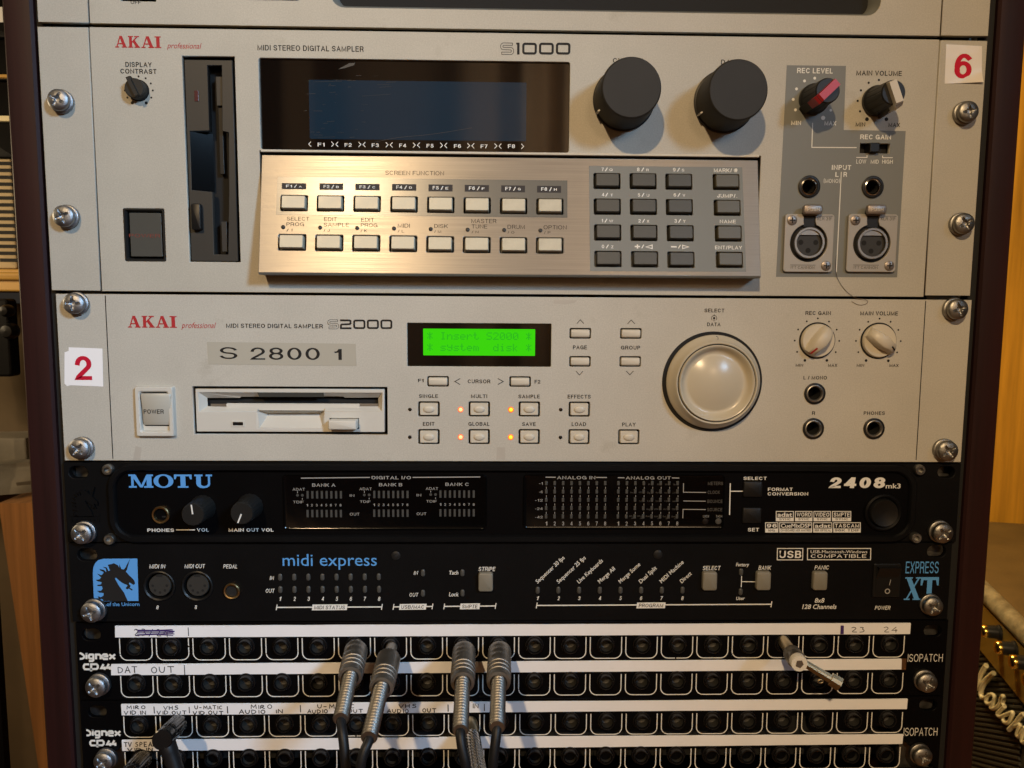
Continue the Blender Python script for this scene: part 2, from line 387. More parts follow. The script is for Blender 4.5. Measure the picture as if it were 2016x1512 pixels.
GROT = {'A': (.72, [[(0,0),(.5,1),(1,0)],[(.2,.33),(.8,.33)]]), 'B': (.64, [[(0,0),(0,1)],[(0,1),(.58,1)]+arc(.6,.765,.34,.235,90,-90)+[(0,.53)],[(.55,.53)]+arc(.62,.265,.38,.265,90,-90)+[(0,0)]]),
 'C': (.70, [arc(.5,.5,.5,.5,42,318)]), 'D': (.68, [[(0,0),(0,1),(.42,1)]+arc(.45,.5,.55,.5,90,-90)+[(0,0)]]), 'E': (.58, [[(1,1),(0,1),(0,0),(1,0)],[(0,.52),(.9,.52)]]), 'F': (.55, [[(1,1),(0,1),(0,0)],[(0,.50),(.88,.50)]]),
 'G': (.74, [arc(.5,.5,.5,.5,42,345)+[(1,.46),(.58,.46)],[(1,.42),(1,.02)]]), 'H': (.67, [[(0,0),(0,1)],[(1,0),(1,1)],[(0,.52),(1,.52)]]), 'I': (0, [[(.5,0),(.5,1)]]), 'J': (.48, [[(1,1),(1,.32)]+arc(.5,.32,.5,.32,0,-180)]),
 'K': (.66, [[(0,0),(0,1)],[(1,1),(0,.36)],[(.33,.58),(1,0)]]), 'L': (.52, [[(0,1),(0,0),(1,0)]]), 'M': (.82, [[(0,0),(0,1),(.5,.05),(1,1),(1,0)]]), 'N': (.68, [[(0,0),(0,1),(1,0),(1,1)]]), 'O': (.76, [ELL(.5,.5,.5,.5)]),
 'P': (.60, [[(0,0),(0,1)],_P]), 'Q': (.76, [ELL(.5,.5,.5,.5),[(.6,.25),(.98,-.02)]]), 'R': (.65, [[(0,0),(0,1)],_P,[(.55,.47),(.85,.38),(1,0)]]), 'S': (.63, [arc(.5,.75,.48,.25,18,270,14)+arc(.5,.25,.5,.25,90,-162,14)[1:]]),
 'T': (.60, [[(0,1),(1,1)],[(.5,1),(.5,0)]]), 'U': (.66, [[(0,1),(0,.36)]+arc(.5,.36,.5,.36,180,360)+[(1,1)]]), 'V': (.66, [[(0,1),(.5,0),(1,1)]]), 'W': (.98, [[(0,1),(.25,0),(.5,1),(.75,0),(1,1)]]), 'X': (.66, [[(0,0),(1,1)],[(0,1),(1,0)]]),
 'Y': (.66, [[(0,1),(.5,.45),(1,1)],[(.5,.45),(.5,0)]]), 'Z': (.60, [[(0,1),(1,1),(0,0),(1,0)]]), '0': (.56, [ELL(.5,.5,.5,.5)]), '1': (.30, [[(.9,0),(.9,1)],[(.0,.74),(.45,.78),(.8,.95)]]), '2': (.56, [arc(.5,.71,.49,.29,175,-38,12)+[(.05,.06),(0,0),(1,0)]]),
 '3': (.56, [arc(.48,.75,.44,.25,165,-80,11),arc(.48,.27,.52,.27,80,-165,11)]), '4': (.60, [[(.78,0),(.78,1)],[(.66,.96),(.04,.27)],[(0,.25),(1,.25)]]), '5': (.56, [[(.92,1),(.16,1),(.07,.50)]+arc(.48,.33,.52,.33,140,-155,13)]), '6': (.56, [ELL(.5,.32,.5,.32),arc(.55,.5,.55,.5,50,200,9)]),
 '7': (.54, [[(0,1),(1,1),(.55,.45),(.35,0)]]), '8': (.56, [ELL(.5,.76,.45,.24),ELL(.5,.265,.5,.265)]), '9': (.56, [ELL(.5,.68,.5,.32),arc(.45,.5,.55,.5,230,380,9)]), '/': (.36, [[(0,0),(1,1)]]), '-': (.30, [[(0,.4),(1,.4)]]), '.': (0, [[(.5,0),(.5,.02)]]),
 '(': (.22, [arc(1,.5,1,.68,115,245,8)]), ')': (.22, [arc(0,.5,1,.68,65,-65,8)]), '#': (.62, [[(.22,0),(.34,1)],[(.66,0),(.78,1)],[(0,.34),(.96,.34)],[(.04,.66),(1,.66)]]), '&': (.66, [ELL(.42,.76,.28,.24),ELL(.4,.26,.4,.26),[(.5,.4),(1,0)]]), '+': (.5, [[(0,.45),(1,.45)],[(.5,.1),(.5,.8)]])}
def grotesk(s, sw, shear):
    m = MB(); x = 0; q = 0
    for c in s:
        if c == ' ': x += .34; continue
        w, st = GROT[c]; iw = w-sw if w else 0
        iw = max(iw, 0); X = x+sw/2
        for P in st:
            cl = P[0] == 'c'; P = P[1:] if cl else P
            pts = [(X+(a*iw if w else 0), sw/2+e*(1-sw)) for a, e in P]
            if not cl:      # square ends
                def extd(p, r): l = math.hypot(p[0]-r[0], p[1]-r[1]) or 1; k = min(.5*sw/l, 3); return (p[0]+(p[0]-r[0])*k, p[1]+(p[1]-r[1])*k)
                pts = [extd(pts[0], pts[1])]+pts[1:-1]+[extd(pts[-1], pts[-2])]
            m.ribbon([(a+e*shear, e) for a, e in pts], sw, q*.0009, cl); q += 1
        x += (w if w else sw)+.15
    return [(a, e) for a, e, d in m.v], m.f, [d for a, e, d in m.v]
def write(mb, s, x0, x1, zb, zt, d=.08, bold=0, shear=0, rot=0, sw=None):
    global CAPH
    if CAPH is None: CAPH = max(v[1] for v in glyphs('H')[0])
    if all(c in GROT or c == ' ' for c in s):
        V, Fc, D = grotesk(s, sw or min(.22, .112+bold*2.6), shear); hh = 1
    else: V, Fc = glyphs(s, bold, shear); D = None; hh = CAPH
    if not V: return
    a, c = min(v[0] for v in V), max(v[0] for v in V)
    sx = (x1-x0)/(c-a); sz = (zt-zb)/hh; co, si = math.cos(rot), math.sin(rot)
    out = []
    for i, (x, y) in enumerate(V):
        X, Y = (x-a)*sx, y*sz
        out.append((x0+X*co-Y*si, zb+X*si+Y*co, d+(D[i] if D else 0)))
    mb.add(out, Fc)
def T(mb, F, R, s, u0, vt, u1, vb, bold=.012, shear=0, d=.08, sw=None):
    um = (u0+u1)/2
    x0 = F.p(R(u0, vb))[0]; x1 = F.p(R(u1, vb))[0]; zb = F.p(R(um, vb))[1]; zt = F.p(R(um, vt))[1]
    write(mb, s, x0, x1, zb, zt, d, bold, shear, 0, sw)
def line(mb, F, R, pts, w, d=.08, closed=False): mb.ribbon([F.p(R(*q)) for q in pts], w, d, closed)
def dot(mb, F, R, u, v, r, d=.08, n=12):
    x, z = F.p(R(u, v)); mb.disc(x, z, r, d, n)
SERIF = {
 'A': [[(.10,.06),(.19,.06),(.50,1.0),(.40,1.0)], [(.36,1),(.60,1),(.93,.06),(.66,.06)], [(.24,.28),(.70,.28),(.67,.38),(.27,.38)], [(0,0),(.33,0),(.33,.09),(0,.09)], [(.55,0),(1,0),(1,.09),(.55,.09)]],
 'K': [[(.09,.05),(.33,.05),(.33,.95),(.09,.95)], [(0,0),(.43,0),(.43,.09),(0,.09)], [(0,.91),(.43,.91),(.43,1),(0,1)], [(.33,.40),(.33,.54),(.70,.94),(.84,.94)], [(.40,.49),(.57,.66),(.96,.06),(.66,.06)], [(.54,0),(1,0),(1,.09),(.54,.09)], [(.55,.91),(.95,.91),(.95,1),(.55,1)]],
 'I': [[(.24,.05),(.76,.05),(.76,.95),(.24,.95)], [(0,0),(1,0),(1,.09),(0,.09)], [(0,.91),(1,.91),(1,1),(0,1)]],
 'M': [[(.10,.05),(.20,.05),(.20,.95),(.10,.95)], [(.73,.05),(.93,.05),(.93,.95),(.73,.95)], [(.10,.95),(.30,.95),(.56,.02),(.46,.02)], [(.46,.02),(.56,.02),(.82,.95),(.72,.95)], [(0,0),(.32,0),(.32,.13),(0,.13)], [(.62,0),(1,0),(1,.13),(.62,.13)], [(0,.87),(.28,.87),(.28,1),(0,1)], [(.74,.87),(1,.87),(1,1),(.74,1)]],
 'T': [[(.36,.05),(.64,.05),(.64,.95),(.36,.95)], [(0,.87),(1,.87),(1,1),(0,1)], [(0,.64),(.09,.64),(.16,.9),(0,.9)], [(.91,.64),(1,.64),(1,.9),(.84,.9)], [(.2,0),(.8,0),(.8,.12),(.2,.12)]],
 'U': [[(.10,.28),(.36,.28),(.36,.95),(.10,.95)], [(.76,.28),(.88,.28),(.88,.95),(.76,.95)], [(.10,.29),(.16,.12),(.32,-.01),(.52,-.03),(.72,.02),(.84,.14),(.88,.29),(.76,.29),(.70,.18),(.58,.12),(.46,.14),(.38,.20),(.36,.29)], [(0,.87),(.46,.87),(.46,1),(0,1)], [(.64,.87),(1,.87),(1,1),(.64,1)]],
 'X': [[(.10,.94),(.38,.94),(.90,.06),(.60,.06)], [(.76,.94),(.86,.94),(.22,.06),(.12,.06)], [(0,0),(.34,0),(.34,.06),(0,.06)], [(.52,0),(1,0),(1,.06),(.52,.06)], [(.02,.94),(.46,.94),(.46,1),(.02,1)], [(.64,.94),(.98,.94),(.98,1),(.64,1)]],
}
def serif(mb, s, boxes, zb, zt, d=.08):
    for ch, (x0, x1) in zip(s, boxes):
        if ch == 'O':
            n = 28; cx, cz, rx, rz = (x0+x1)/2, (zb+zt)/2, (x1-x0)/2, (zt-zb)/2*1.03; v = []; f = []
            for i in range(n):
                a = 2*math.pi*i/n; v += [(cx+rx*.52*math.cos(a), cz+rz*.80*math.sin(a), d), (cx+rx*math.cos(a), cz+rz*math.sin(a), d)]
                j = (i+1) % n; f.append((2*i, 2*i+1, 2*j+1, 2*j))
            mb.add(v, f); continue
        for k, P in enumerate(SERIF[ch]):
            mb.poly([(x0+(x1-x0)*a, zb+(zt-zb)*c) for a, c in P], d+.012*k)
SKEL_S = [(1,.98),(.14,.98),(.03,.90),(0,.80),(0,.66),(.04,.56),(.14,.52),(.86,.50),(.96,.45),(1,.36),(1,.18),(.96,.08),(.86,.02),(0,.02)]
SKEL_2 = [(0,.92),(.82,.92),(.92,.84),(.92,.60),(.84,.52),(.14,.48),(.06,.40),(.06,.08),(1,.08)]
def model_logo(mb, F, R, sbox, chars, vt, vb, w):
    x0, x1 = F.p(R(sbox[0], vb))[0], F.p(R(sbox[1], vb))[0]; zb, zt = F.p(R(sbox[0], vb))[1], F.p(R(sbox[0], vt))[1]
    P = [(x0+(x1-x0)*(.1+.8*a), zb+(zt-zb)*(.1+.8*c)) for a, c in SKEL_S]
    L, Rr = offset(P, w*.5); mb.ribbon(L+list(reversed(Rr)), w*.24, .08, True)
    for ch, u0, u1 in chars:
        x0, x1 = F.p(R(u0, vb))[0], F.p(R(u1, vb))[0]; zb, zt = F.p(R((u0+u1)/2, vb))[1], F.p(R((u0+u1)/2, vt))[1]
        if ch == '0':
            mb.ribbon([((x0+x1)/2+a, (zb+zt)/2+c) for a, c in rrect(x1-x0-w, zt-zb-w, w*.8, 3)], w, .08, True)
        elif ch == '1':
            mb.poly([(x1-w*1.1, zb), (x1, zb), (x1, zt), (x0, zt), (x0, zt-w*.8), (x1-w*1.1, zt-w*.8)], .08)
        else:
            mb.ribbon([(x0+(x1-x0)*a, zb+(zt-zb)*c) for a, c in SKEL_2], w, .08)
HAND = {'D': [[(0,1),(.02,0)],[(0,1),(.55,.85),(.7,.5),(.5,.12),(0,0)]], 'A': [[(0,0),(.4,1),(.75,0)],[(.1,.35),(.68,.4)]], 'T': [[(0,1),(.8,.98)],[(.4,1),(.42,0)]],
 'O': [[(.4,1),(.08,.75),(.05,.3),(.35,0),(.65,.2),(.7,.7),(.4,1)]], 'U': [[(0,1),(.03,.3),(.3,0),(.6,.2),(.66,1)]], 'M': [[(0,0),(.05,1),(.38,.35),(.7,1),(.78,0)]], 'I': [[(.15,1),(.17,0)]],
 'R': [[(0,0),(.03,1),(.5,.85),(.45,.55),(.05,.48),(.62,0)]], 'V': [[(0,1),(.32,0),(.72,1)]], 'N': [[(0,0),(.04,1),(.6,.05),(.64,1)]], 'H': [[(0,1),(.02,0)],[(.58,1),(.6,0)],[(0,.5),(.6,.52)]],
 'S': [[(.6,.95),(.15,.95),(.08,.6),(.55,.5),(.55,.1),(0,.02)]], '-': [[(0,.5),(.5,.52)]], 'C': [[(.65,.9),(.3,1),(.02,.55),(.2,.05),(.65,.1)]], 'P': [[(0,0),(.02,1),(.55,.85),(.5,.5),(.03,.45)]],
 'E': [[(.6,1),(0,1),(.02,0),(.62,.02)],[(0,.52),(.5,.52)]], 'K': [[(0,1),(0,0)],[(.6,1),(.02,.5),(.65,0)]], '2': [[(.02,.8),(.25,1),(.55,.85),(.5,.55),(0,.02),(.68,.0)]],
 '3': [[(.05,.95),(.5,.97),(.3,.6),(.58,.4),(.5,.08),(.02,.02)]], '4': [[(.5,1),(0,.32),(.66,.36)],[(.48,.6),(.5,-.1)]], '/': [[(0,-.05),(.55,1.05)]], '.': [[(.1,.02),(.16,.08)]], '|': [[(.1,1.2),(.14,-.2)]]}
def hand(mb, F, R, s, u0, vt, u1, vb, w=.5, d=.1):
    x0, zb = F.p(R(u0, vb)); x1 = F.p(R(u1, vb))[0]; zt = F.p(R(u0, vt))[1]
    tot = sum(.55 if c in ' ' else (.4 if c in 'I.|' else .95) for c in s); k = (x1-x0)/tot; x = x0; h = zt-zb; q = 0
    for c in s:
        if c == ' ': x += .55*k; continue
        jz = random.uniform(-.06, .06)*h; sc = random.uniform(.92, 1.06)
        for P in HAND[c]:
            pts = [(x+a*k*.95, zb+jz+e*h*sc) for a, e in P]; pts = smooth2(pts) if len(pts) > 3 and c in 'DOURSCP23' else pts
            mb.ribbon(pts, w*random.uniform(.85, 1.15), d+.004*q); q += 1
        x += (.4 if c in 'I.|' else .95)*k
def smooth2(P):
    for _ in range(2):
        Q = [P[0]]
        for a, c in zip(P, P[1:]): Q += [(a[0]*.75+c[0]*.25, a[1]*.75+c[1]*.25), (a[0]*.25+c[0]*.75, a[1]*.25+c[1]*.75)]
        P = Q+[P[-1]]
    return P
def smooth3(P, it=2):
    P = [Vector(p) for p in P]
    for _ in range(it):
        Q = [P[0]]
        for a, c in zip(P, P[1:]): Q += [a*.75+c*.25, a*.25+c*.75]
        P = Q+[P[-1]]
    return [tuple(p) for p in P]
# ------------------------------------------------------------------ shared small hardware
def screw_mesh(m, name='rack_screw'):
    mb = MB(); n = 56
    rs = [0,.5,.9,1.3,1.7,2.1,2.5,2.9,3.3,3.7,4.2,4.7,5.1,5.5,5.8,6.0]
    v = []; f = []
    for k, r in enumerate(rs):
        for i in range(n):
            a = 2*math.pi*i/n; x, z = r*math.cos(a), r*math.sin(a)
            h = 5.0+2.5*math.sqrt(max(0, 1-(r/6.25)**2))**.9
            wd = .95-.10*r
            arm = max(min(1, max(0, (wd-abs(z))/.22+.5))*(r < 3.9), min(1, max(0, (wd-abs(x))/.22+.5))*(r < 3.9))
            core = max(0, min(1, (1.75-r)/.5))
            h -= 2.2*max(arm*max(.25, 1-r/4.6), core)
            v.append((x, z, h))
    for k in range(len(rs)-1):
        for i in range(n):
            j = (i+1) % n; f.append((k*n+i, (k+1)*n+i, (k+1)*n+j, k*n+j))
    mb.add(v, f)
    mb.lathe([(6.0, 5.5), (6.15, 4.6), (6.1, 3.6), (5.7, 2.9), (5.7, 2.6), (6.5, 2.5), (6.8, 2.2), (6.8, .3), (6.6, 0)], 40, cap=False)
    return mesh_of(mb, name, m, 38)
SCREW_Z = screw_mesh('steel_cool'); SCREW_S = screw_mesh('steel')
def screw(parent, F, q, me):
    x, z = F.p(q, 6.5)
    o = put('rack_screw', me, parent, (x, z, 0), (random.uniform(-.05, .05), random.uniform(0, math.pi), random.uniform(-.05, .05))); k = random.uniform(.86, .92); o.scale = (k, k, k)
U = 44.45; HW = 241.3
# ================================================================== setting
def struct(name, mb, m, x=0, d=0, y=FLOOR, smooth=None):
    o = part(name, mb, m, None, smooth); o.location = Wp(x, d, y); o['kind'] = 'structure'; return o
struct('floor', MB().box(-2500, 2500, -20, 0, -2500, 2600), 'floor_pine')
wall = struct('wall', MB().box(300, 2600, 0, 2300, -690, -670), 'pine_wall')
# tongue-and-groove boards of the pine wall, each its own piece
bw = 92
bm_ = mesh_of(MB().rr(0, 1150, bw-3.5, 2296, 4, -14, 0, 4), 'wall_board', 'pine_wall')
for i in range(14): put('wall_board', bm_, wall, (340+i*bw, 0, -655))

# ================================================================== rack cabinet
rack = thing('rack_cabinet', 0, 0, FLOOR, 'tall open equipment rack with dark reddish mahogany side panels', 'rack')
for s in (-1, 1):
    mb = MB()
    xs = sorted((s*245.4, s*260.4))
    mb.loft([[(x, z, dd) for x, dd in ((xs[0], -480), (xs[1], -480), (xs[1], -1.6), (xs[1]-1.2, -.3), (xs[1]-4, 0), (xs[0]+4, 0), (xs[0]+1.2, -.3), (xs[0], -1.6))] for z in (0, 1120)])
    part('side_panel', mb, 'mahogany', rack, 40)
    part('rail', MB().box(*sorted((s*222, s*240.5)), 20, 1100, -13, -9.5), 'steel', rack)
    part('gap_shade', MB().box(*sorted((s*240.6, s*245.2)), 20, 1100, -14, -3.5), 'void', rack)  # black strip: the shade of the gap beside the rail, as colour
part('back_panel', MB().box(-245, 245, 0, 1110, -482, -478), 'void', rack)
part('plinth', MB().box(-245, 245, 0, 60, -478, -12), 'mahogany', rack)
blank = thing('blank_panel', 0, 0, FLOOR-62, 'black blank panel filling the rack under the patchbays', 'rack panel')
part('front_panel', MB().rr(0, (FLOOR-62-9*U-1)/2, 2*HW-2, FLOOR-62-9*U-3, 1, -3, -.2, .5), 'panel_black', blank)

def unit(name, y0, y1, label, cat):
    t = thing(name, 0, 0, y1, label, cat); F = Frame(0, 0, y1)
    part('chassis', MB().box(-215, 215, 1.5, y1-y0-1.5, -300, -14), 'void', t)
    return t, F, y1-y0
# ================================================================== sampler above (only its lower edge shows)
t, F, H = unit('rack_sampler', -3*U+.6, -1.0, 'beige rack unit with long dark recess, above the sampler with two big grey knobs', 'sampler')
xl, xr = F.p(R1(678, 100))[0], F.p(R4(1385, 150))[0]
x0, x1, z0, z1 = bbox(F, PX, 648, -160, 1733, 28)
z0 = F.p(R3(1000, 90))[1]
swx = bbox(F, PX, 234, -60, 307, 2)
plate('front_panel', rect_o(xl+.3, xr-.3, 0, H), [rr_o(x0, x1, z0, H-18, 7, 6), rect_o(swx[0], swx[1], swx[2]-.2, swx[3])], 3, 'panel_beige', t)
plate('rack_ear', rect_o(-HW-1.2, xl-.3, .3, H), [], 3, 'ear_beige', t)
plate('rack_ear', rect_o(xr+.3, HW-1.0, .3, H), [], 3, 'ear_beige', t)
mb = MB(); R_ = []
for i, d in ((0, -.2), (.2, -.8), (1.6, -3.0), (2.6, -9)): R_.append([((x0+x1)/2+a, (z0+H-18)/2+c, d) for a, c in rrect(x1-x0-2*i, H-18-z0-2*i, 6, 6)])
mb.loft(R_, False, False); part('recess_lip', mb, 'grey_print', t, 40)
part('recess_window', MB().rect(x0, x1, z0, H-18, -9.2), 'void', t)
sw = part('power_switch', MB().rr((swx[0]+swx[1])/2, (swx[2]+swx[3])/2+2, swx[1]-swx[0]-2, swx[3]-swx[2]-5, 1, -6, 1.5, .5), 'dark_plastic', t)
mb = MB(); T(mb, F, R1, 'OFF', 998, 2, 1075, 31, .01); part('legend', mb, 'ink_black', t)
bx = bbox(F, PX, 485, -40, 589, .5)
part('slot_cover', MB().rr((bx[0]+bx[1])/2, (bx[2]+bx[3])/2, bx[1]-bx[0], bx[3]-bx[2], .8, -1, .8, .3), 'dark_plastic', t)

# ================================================================== big sampler
Y0, Y1 = .7, 3*U-.9
t, F, H = unit('rack_sampler', Y0, Y1, 'beige rack sampler with two big grey knobs, wide blue display and brushed keypad', 'sampler')
xl = (F.p(R1(692, 215))[0]+F.p(R5(757, 780))[0])/2; xr = (F.p(R4(1368, 300))[0]+F.p(R9(1258, 1180))[0])/2
drv = (F.p(R1(1392, 430))[0]*.5+F.p(R5(1443, 560))[0]*.5, F.p(R1(1790, 430))[0]*.5+F.p(R5(1836, 560))[0]*.5, F.p(R5(1640, 565))[1], F.p(R1(1590, 428))[1])
dsp = ((F.p(R2(105, 440))[0]+F.p(R2(137, 1130))[0])/2, F.p(R3(547, 800))[0], F.p(R3(0, 1165))[1]+.4, F.p(R3(0, 466))[1])
pwr = bbox(F, R5, 938, 155, 1268, 562)
TILT = math.radians(11)
FB = Frame(0, 12, 0)       # only to read the wedge's lower edge
wx0, wx1 = F.p(R6(160, 1380), 12)[0], F.p(R8(1948, 1425), 12)[0]
wz0 = F.p(R7(800, 1400), 12)[1]; wz1 = F.p(R7(800, 150), -1.5)[1]
kw_z = F.p(R7(800, 55))[1]
jk = [F.p(R9(362, 342)), F.p(R9(850, 345))]
gain = bbox(F, R4, 765, 1092, 990, 1172)
plate('front_panel', rect_o(xl+.35, xr-.35, 0, H),
      [rect_o(*drv), rr_o(*dsp, 1.2), rr_o(*pwr, .8), rect_o(wx0-1.2, wx1+1.6, wz0+9, kw_z-.3), rect_o(*gain)]+[circ_o(*j, 5.6) for j in jk], 3, 'panel_beige', t)
plate('rack_ear', rect_o(-HW-1.7, xl-.35, .3, H-.2), [], 3, 'ear_beige', t)
plate('rack_ear', rect_o(xr+.35, HW-1.2, .8, H-.3), [], 3, 'ear_beige', t)
for q, me in ((R1(425, 755), SCREW_Z), (R5(472, 212), SCREW_Z), (R4(1608, 845), SCREW_S), (R9(1575, 622), SCREW_S)): screw(t, F, q, me)
# display
dw = part('display_window', MB().rect(dsp[0]-.5, dsp[1]+.5, dsp[2]-.5, dsp[3]+.5, -1.8), 'screen_glass', t)
lc = bbox(F, PX, 606, 155, 1036, 277)
part('screen', MB().rr((lc[0]+lc[1])/2, (lc[2]+lc[3])/2, lc[1]-lc[0], lc[3]-lc[2], .6, -1.79, -1.72, .02), 'lcd_blue', dw)
mb = MB()
for i, u in enumerate((585, 792, 1000, 1210, 1420, 1630, 1834)):
    v = 1113+i*2.2
    T(mb, F, R2, 'F%d' % (i+1), u-27, v-28, u+27, v, .015, d=-1.70)
T(mb, F, R3, 'F8', 78, 1096, 132, 1126, .015, d=-1.70)
for c, sgn in [(R2(498, 1095), -1)]+[(R2(672+i*208.5, 1095+i*2.4), 1) for i in range(7)]+[(R2(706+i*208.5, 1096+i*2.4), -1) for i in range(7)]+[(R3(190, 1112), 1)]:
    x, z = F.p(c); mb.ribbon([(x-sgn*.6, z+1.25), (x+sgn*.6, z), (x-sgn*.6, z-1.25)], .36, -1.70)
part('screen_legend', mb, 'ink_white', dw)
# scratches on the window
mb = MB()
for i in range(34):
    x = random.uniform(lc[0]-3, lc[0]+40); z = random.uniform(lc[2], lc[3]+4); l = random.expovariate(.35)+.5
    mb.ribbon([(x, z), (x+l, z+l*random.uniform(-.02, .10))], random.uniform(.05, .12), -1.60)
mb.ribbon(smooth2([F.p(R2(1000, 1080)), F.p(R2(1150, 1045)), F.p(R2(1450, 1020)), F.p(R2(1740, 970))]), .12, -1.6)
mb.poly([F.p(R2(*q)) for q in ((715, 522), (800, 475), (845, 472), (838, 490), (770, 512))], -1.6)
part('scratches', mb, 'ink_faint', dw)
# display contrast knob
mb = MB(); x, z = F.p(R1(1058, 692))
part('contrast_collar', MB().lathe([(5.4, 0), (5.4, .25), (4.9, .3)], 32, (x, z, 0)), 'void', t)
kn = part('contrast_knob', MB().lathe([(4.9, 0), (4.9, 4.6), (4.5, 5)], 32, (0, 0, 0)), 'knob_grey', t, 40, (x, z, .2))
mb = MB(); mb.loft([[(-1.1, -4.6, 4), (1.1, -4.6, 4), (1.1, 6.0, 4), (-1.1, 6.0, 4)], [(-.9, -4.4, 7), (.9, -4.4, 7), (.9, 5.4, 7), (-.9, 5.4, 7)]])
o = part('pointer', mb, 'knob_grey', kn); o.rotation_euler = (0, math.radians(-25), 0)
# disk drive, standing upright
S = lambda u, v: F.p(R1(u, v), -1); S5 = lambda u, v: F.p(R5(u, v), -1)
hole = [S(1582, 498), S(1692, 498), S(1697, 1000), S(1745, 1010), S5(1748, 25), S5(1742, 508), S5(1632, 508), S5(1620, 30), S(1462, 1450), S(1450, 1000), S(1598, 996)]
dv = plate('disk_drive', rect_o(drv[0]+.7, drv[1]-1.6, drv[2]+.5, drv[3]-1.6), [hole], 4, 'dark_plastic', t, d=-1.0, bevel=.2)
part('slot_floor', MB().rect(drv[0]+1, drv[1]-1, drv[2]+1, drv[3]-1, -8), 'void', dv)
a, c_ = S(1450, 1005), S(1612, 1450)
part('finger_notch', MB().add([(a[0], a[1], -1.2), (a[0], c_[1], -1.2), (c_[0], c_[1], -6.5), (c_[0], a[1], -6.5)], [(0, 1, 2, 3)]), 'window_gloss', dv)
a, c_ = S(1640, 575), S(1688, 800); e1, e2 = S(1640, 830), S5(1712, 480)
part('shutter', MB().rr((a[0]+c_[0])/2, (a[1]+c_[1])/2, 3.2, a[1]-c_[1], .3, -7, -3, .2), 'dark_plastic', dv)
part('shutter', MB().rr(S5(1702, 370)[0], S5(1702, 370)[1], 2.8, 15.5, .3, -7, -3, .2), 'dark_plastic', dv)
part('shutter', MB().rr(S(1668, 1000)[0], S(1668, 1000)[1], 2.2, 42, .3, -7, -4.6, .2), 'knob_black', dv)
q = bbox(F, R5, 1466, 122, 1546, 322)
part('eject_button', MB().rr((q[0]+q[1])/2, (q[2]+q[3])/2, q[1]-q[0], q[3]-q[2], .8, -1.5, 2.2, .5), 'button_black', dv, 40)
q = bbox(F, R1, 1478, 688, 1512, 770)
part('indicator_window', MB().rr((q[0]+q[1])/2, (q[2]+q[3])/2, q[1]-q[0], q[3]-q[2], .2, -1.2, -.7, .1), 'led_red_window', dv)
# power button
pb = part('power_button', MB().rr((pwr[0]+pwr[1])/2+.2, (pwr[2]+pwr[3])/2+.2, pwr[1]-pwr[0]-4.6, pwr[3]-pwr[2]-4.6, .4, -6, -1.2, .25), 'key_grey', t)
part('button_frame', MB().loft([[((pwr[0]+pwr[1])/2+a, (pwr[2]+pwr[3])/2+c, d) for a, c in rrect(pwr[1]-pwr[0]-2*i, pwr[3]-pwr[2]-2*i, .8)] for i, d in ((0, .1), (.15, .35), (.8, .35), (1.5, -1), (1.7, -6))], False, False), 'knob_black', pb)
mb = MB(); T(mb, F, R5, 'POWER', 978, 350, 1216, 376, -.005, d=-1.12); part('power_legend', mb, 'power_red', pb)
# printed marks
mb = MB()
bx = [(F.p(R1(a, 365))[0], F.p(R1(c, 365))[0]) for a, c in ((880, 972), (980, 1070), (1080, 1178), (1183, 1232))]
serif(mb, 'AKAI', bx, F.p(R1(1050, 365))[1], F.p(R1(1050, 276))[1]); part('brand_lettering', mb, 'ink_red', t)
mb = MB(); T(mb, F, R1, 'professional', 1275, 328, 1540, 370, 0, .32); part('brand_lettering', mb, 'ink_red', t)
mb = MB()
T(mb, F, R1, 'DISPLAY', 958, 474, 1160, 512, .02); T(mb, F, R1, 'CONTRAST', 920, 526, 1196, 563, .02)
for u, v, r in ((1058,583,.5),(1006,598,.5),(1112,598,.5),(967,637,.5),(1151,637,.5),(954,691,.5),(1167,691,.5),(973,745,.5),(1155,745,.5),(1010,785,.8),(1117,786,.8)): dot(mb, F, R1, u, v, r)
T(mb, F, R2, 'MIDI STEREO DIGITAL SAMPLER', 105, 348, 915, 390, .015)
T(mb, F, R3, 'CURSOR', 878, 445, 1112, 482, .015); T(mb, F, R3, 'DATA', 1703, 456, 1850, 493, .015)
model_logo(mb, F, R3, (20, 122), (('1', 140, 166), ('0', 186, 298), ('0', 314, 427), ('0', 443, 554)), 326, 417, 1.15)
T(mb, F, R4, 'MAIN VOLUME', 735, 540, 1082, 578, .02); T(mb, F, R4, 'MIN', 730, 934, 803, 966, .02); T(mb, F, R4, 'MAX', 980, 938, 1068, 970, .02)
for u, v, r in ((908,611,.6),(830,632,.6),(771,690,.6),(746,770,.6),(764,850,.6),(817,910,1.0),(965,910,1.0)): dot(mb, F, R4, u, v, r)
part('legend', mb, 'ink_black', t)
plate('printed_field', [F.p(q) for q in (R9(108, 1036), R9(1040, 1040), R4(1113, 1000), R4(640, 992), R4(657, 503), R4(205, 498))], [circ_o(*j, 5.65) for j in jk]+[rect_o(gain[0]-.02, gain[1]+.02, gain[2]-.02, gain[3]+.02)], .09, 'grey_print', t, d=.05, bevel=.005)
mb = MB()
T(mb, F, R4, 'REC LEVEL', 283, 520, 555, 560, .02); T(mb, F, R4, 'MIN', 238, 922, 313, 954, .02); T(mb, F, R4, 'MAX', 492, 924, 582, 957, .02)
for u, v, r in ((418,597,.75),(340,618,.75),(279,679,.75),(254,759,.75),(271,839,.75),(482,900,1.1),(541,842,.7)): dot(mb, F, R4, u, v, r, .12)
T(mb, F, R4, 'REC GAIN', 765, 1028, 1000, 1064, .02); T(mb, F, R4, 'LOW', 735, 1217, 810, 1249, .005); T(mb, F, R4, 'MID', 845, 1219, 906, 1249, .005); T(mb, F, R4, 'HIGH', 932, 1219, 1013, 1249, .005)
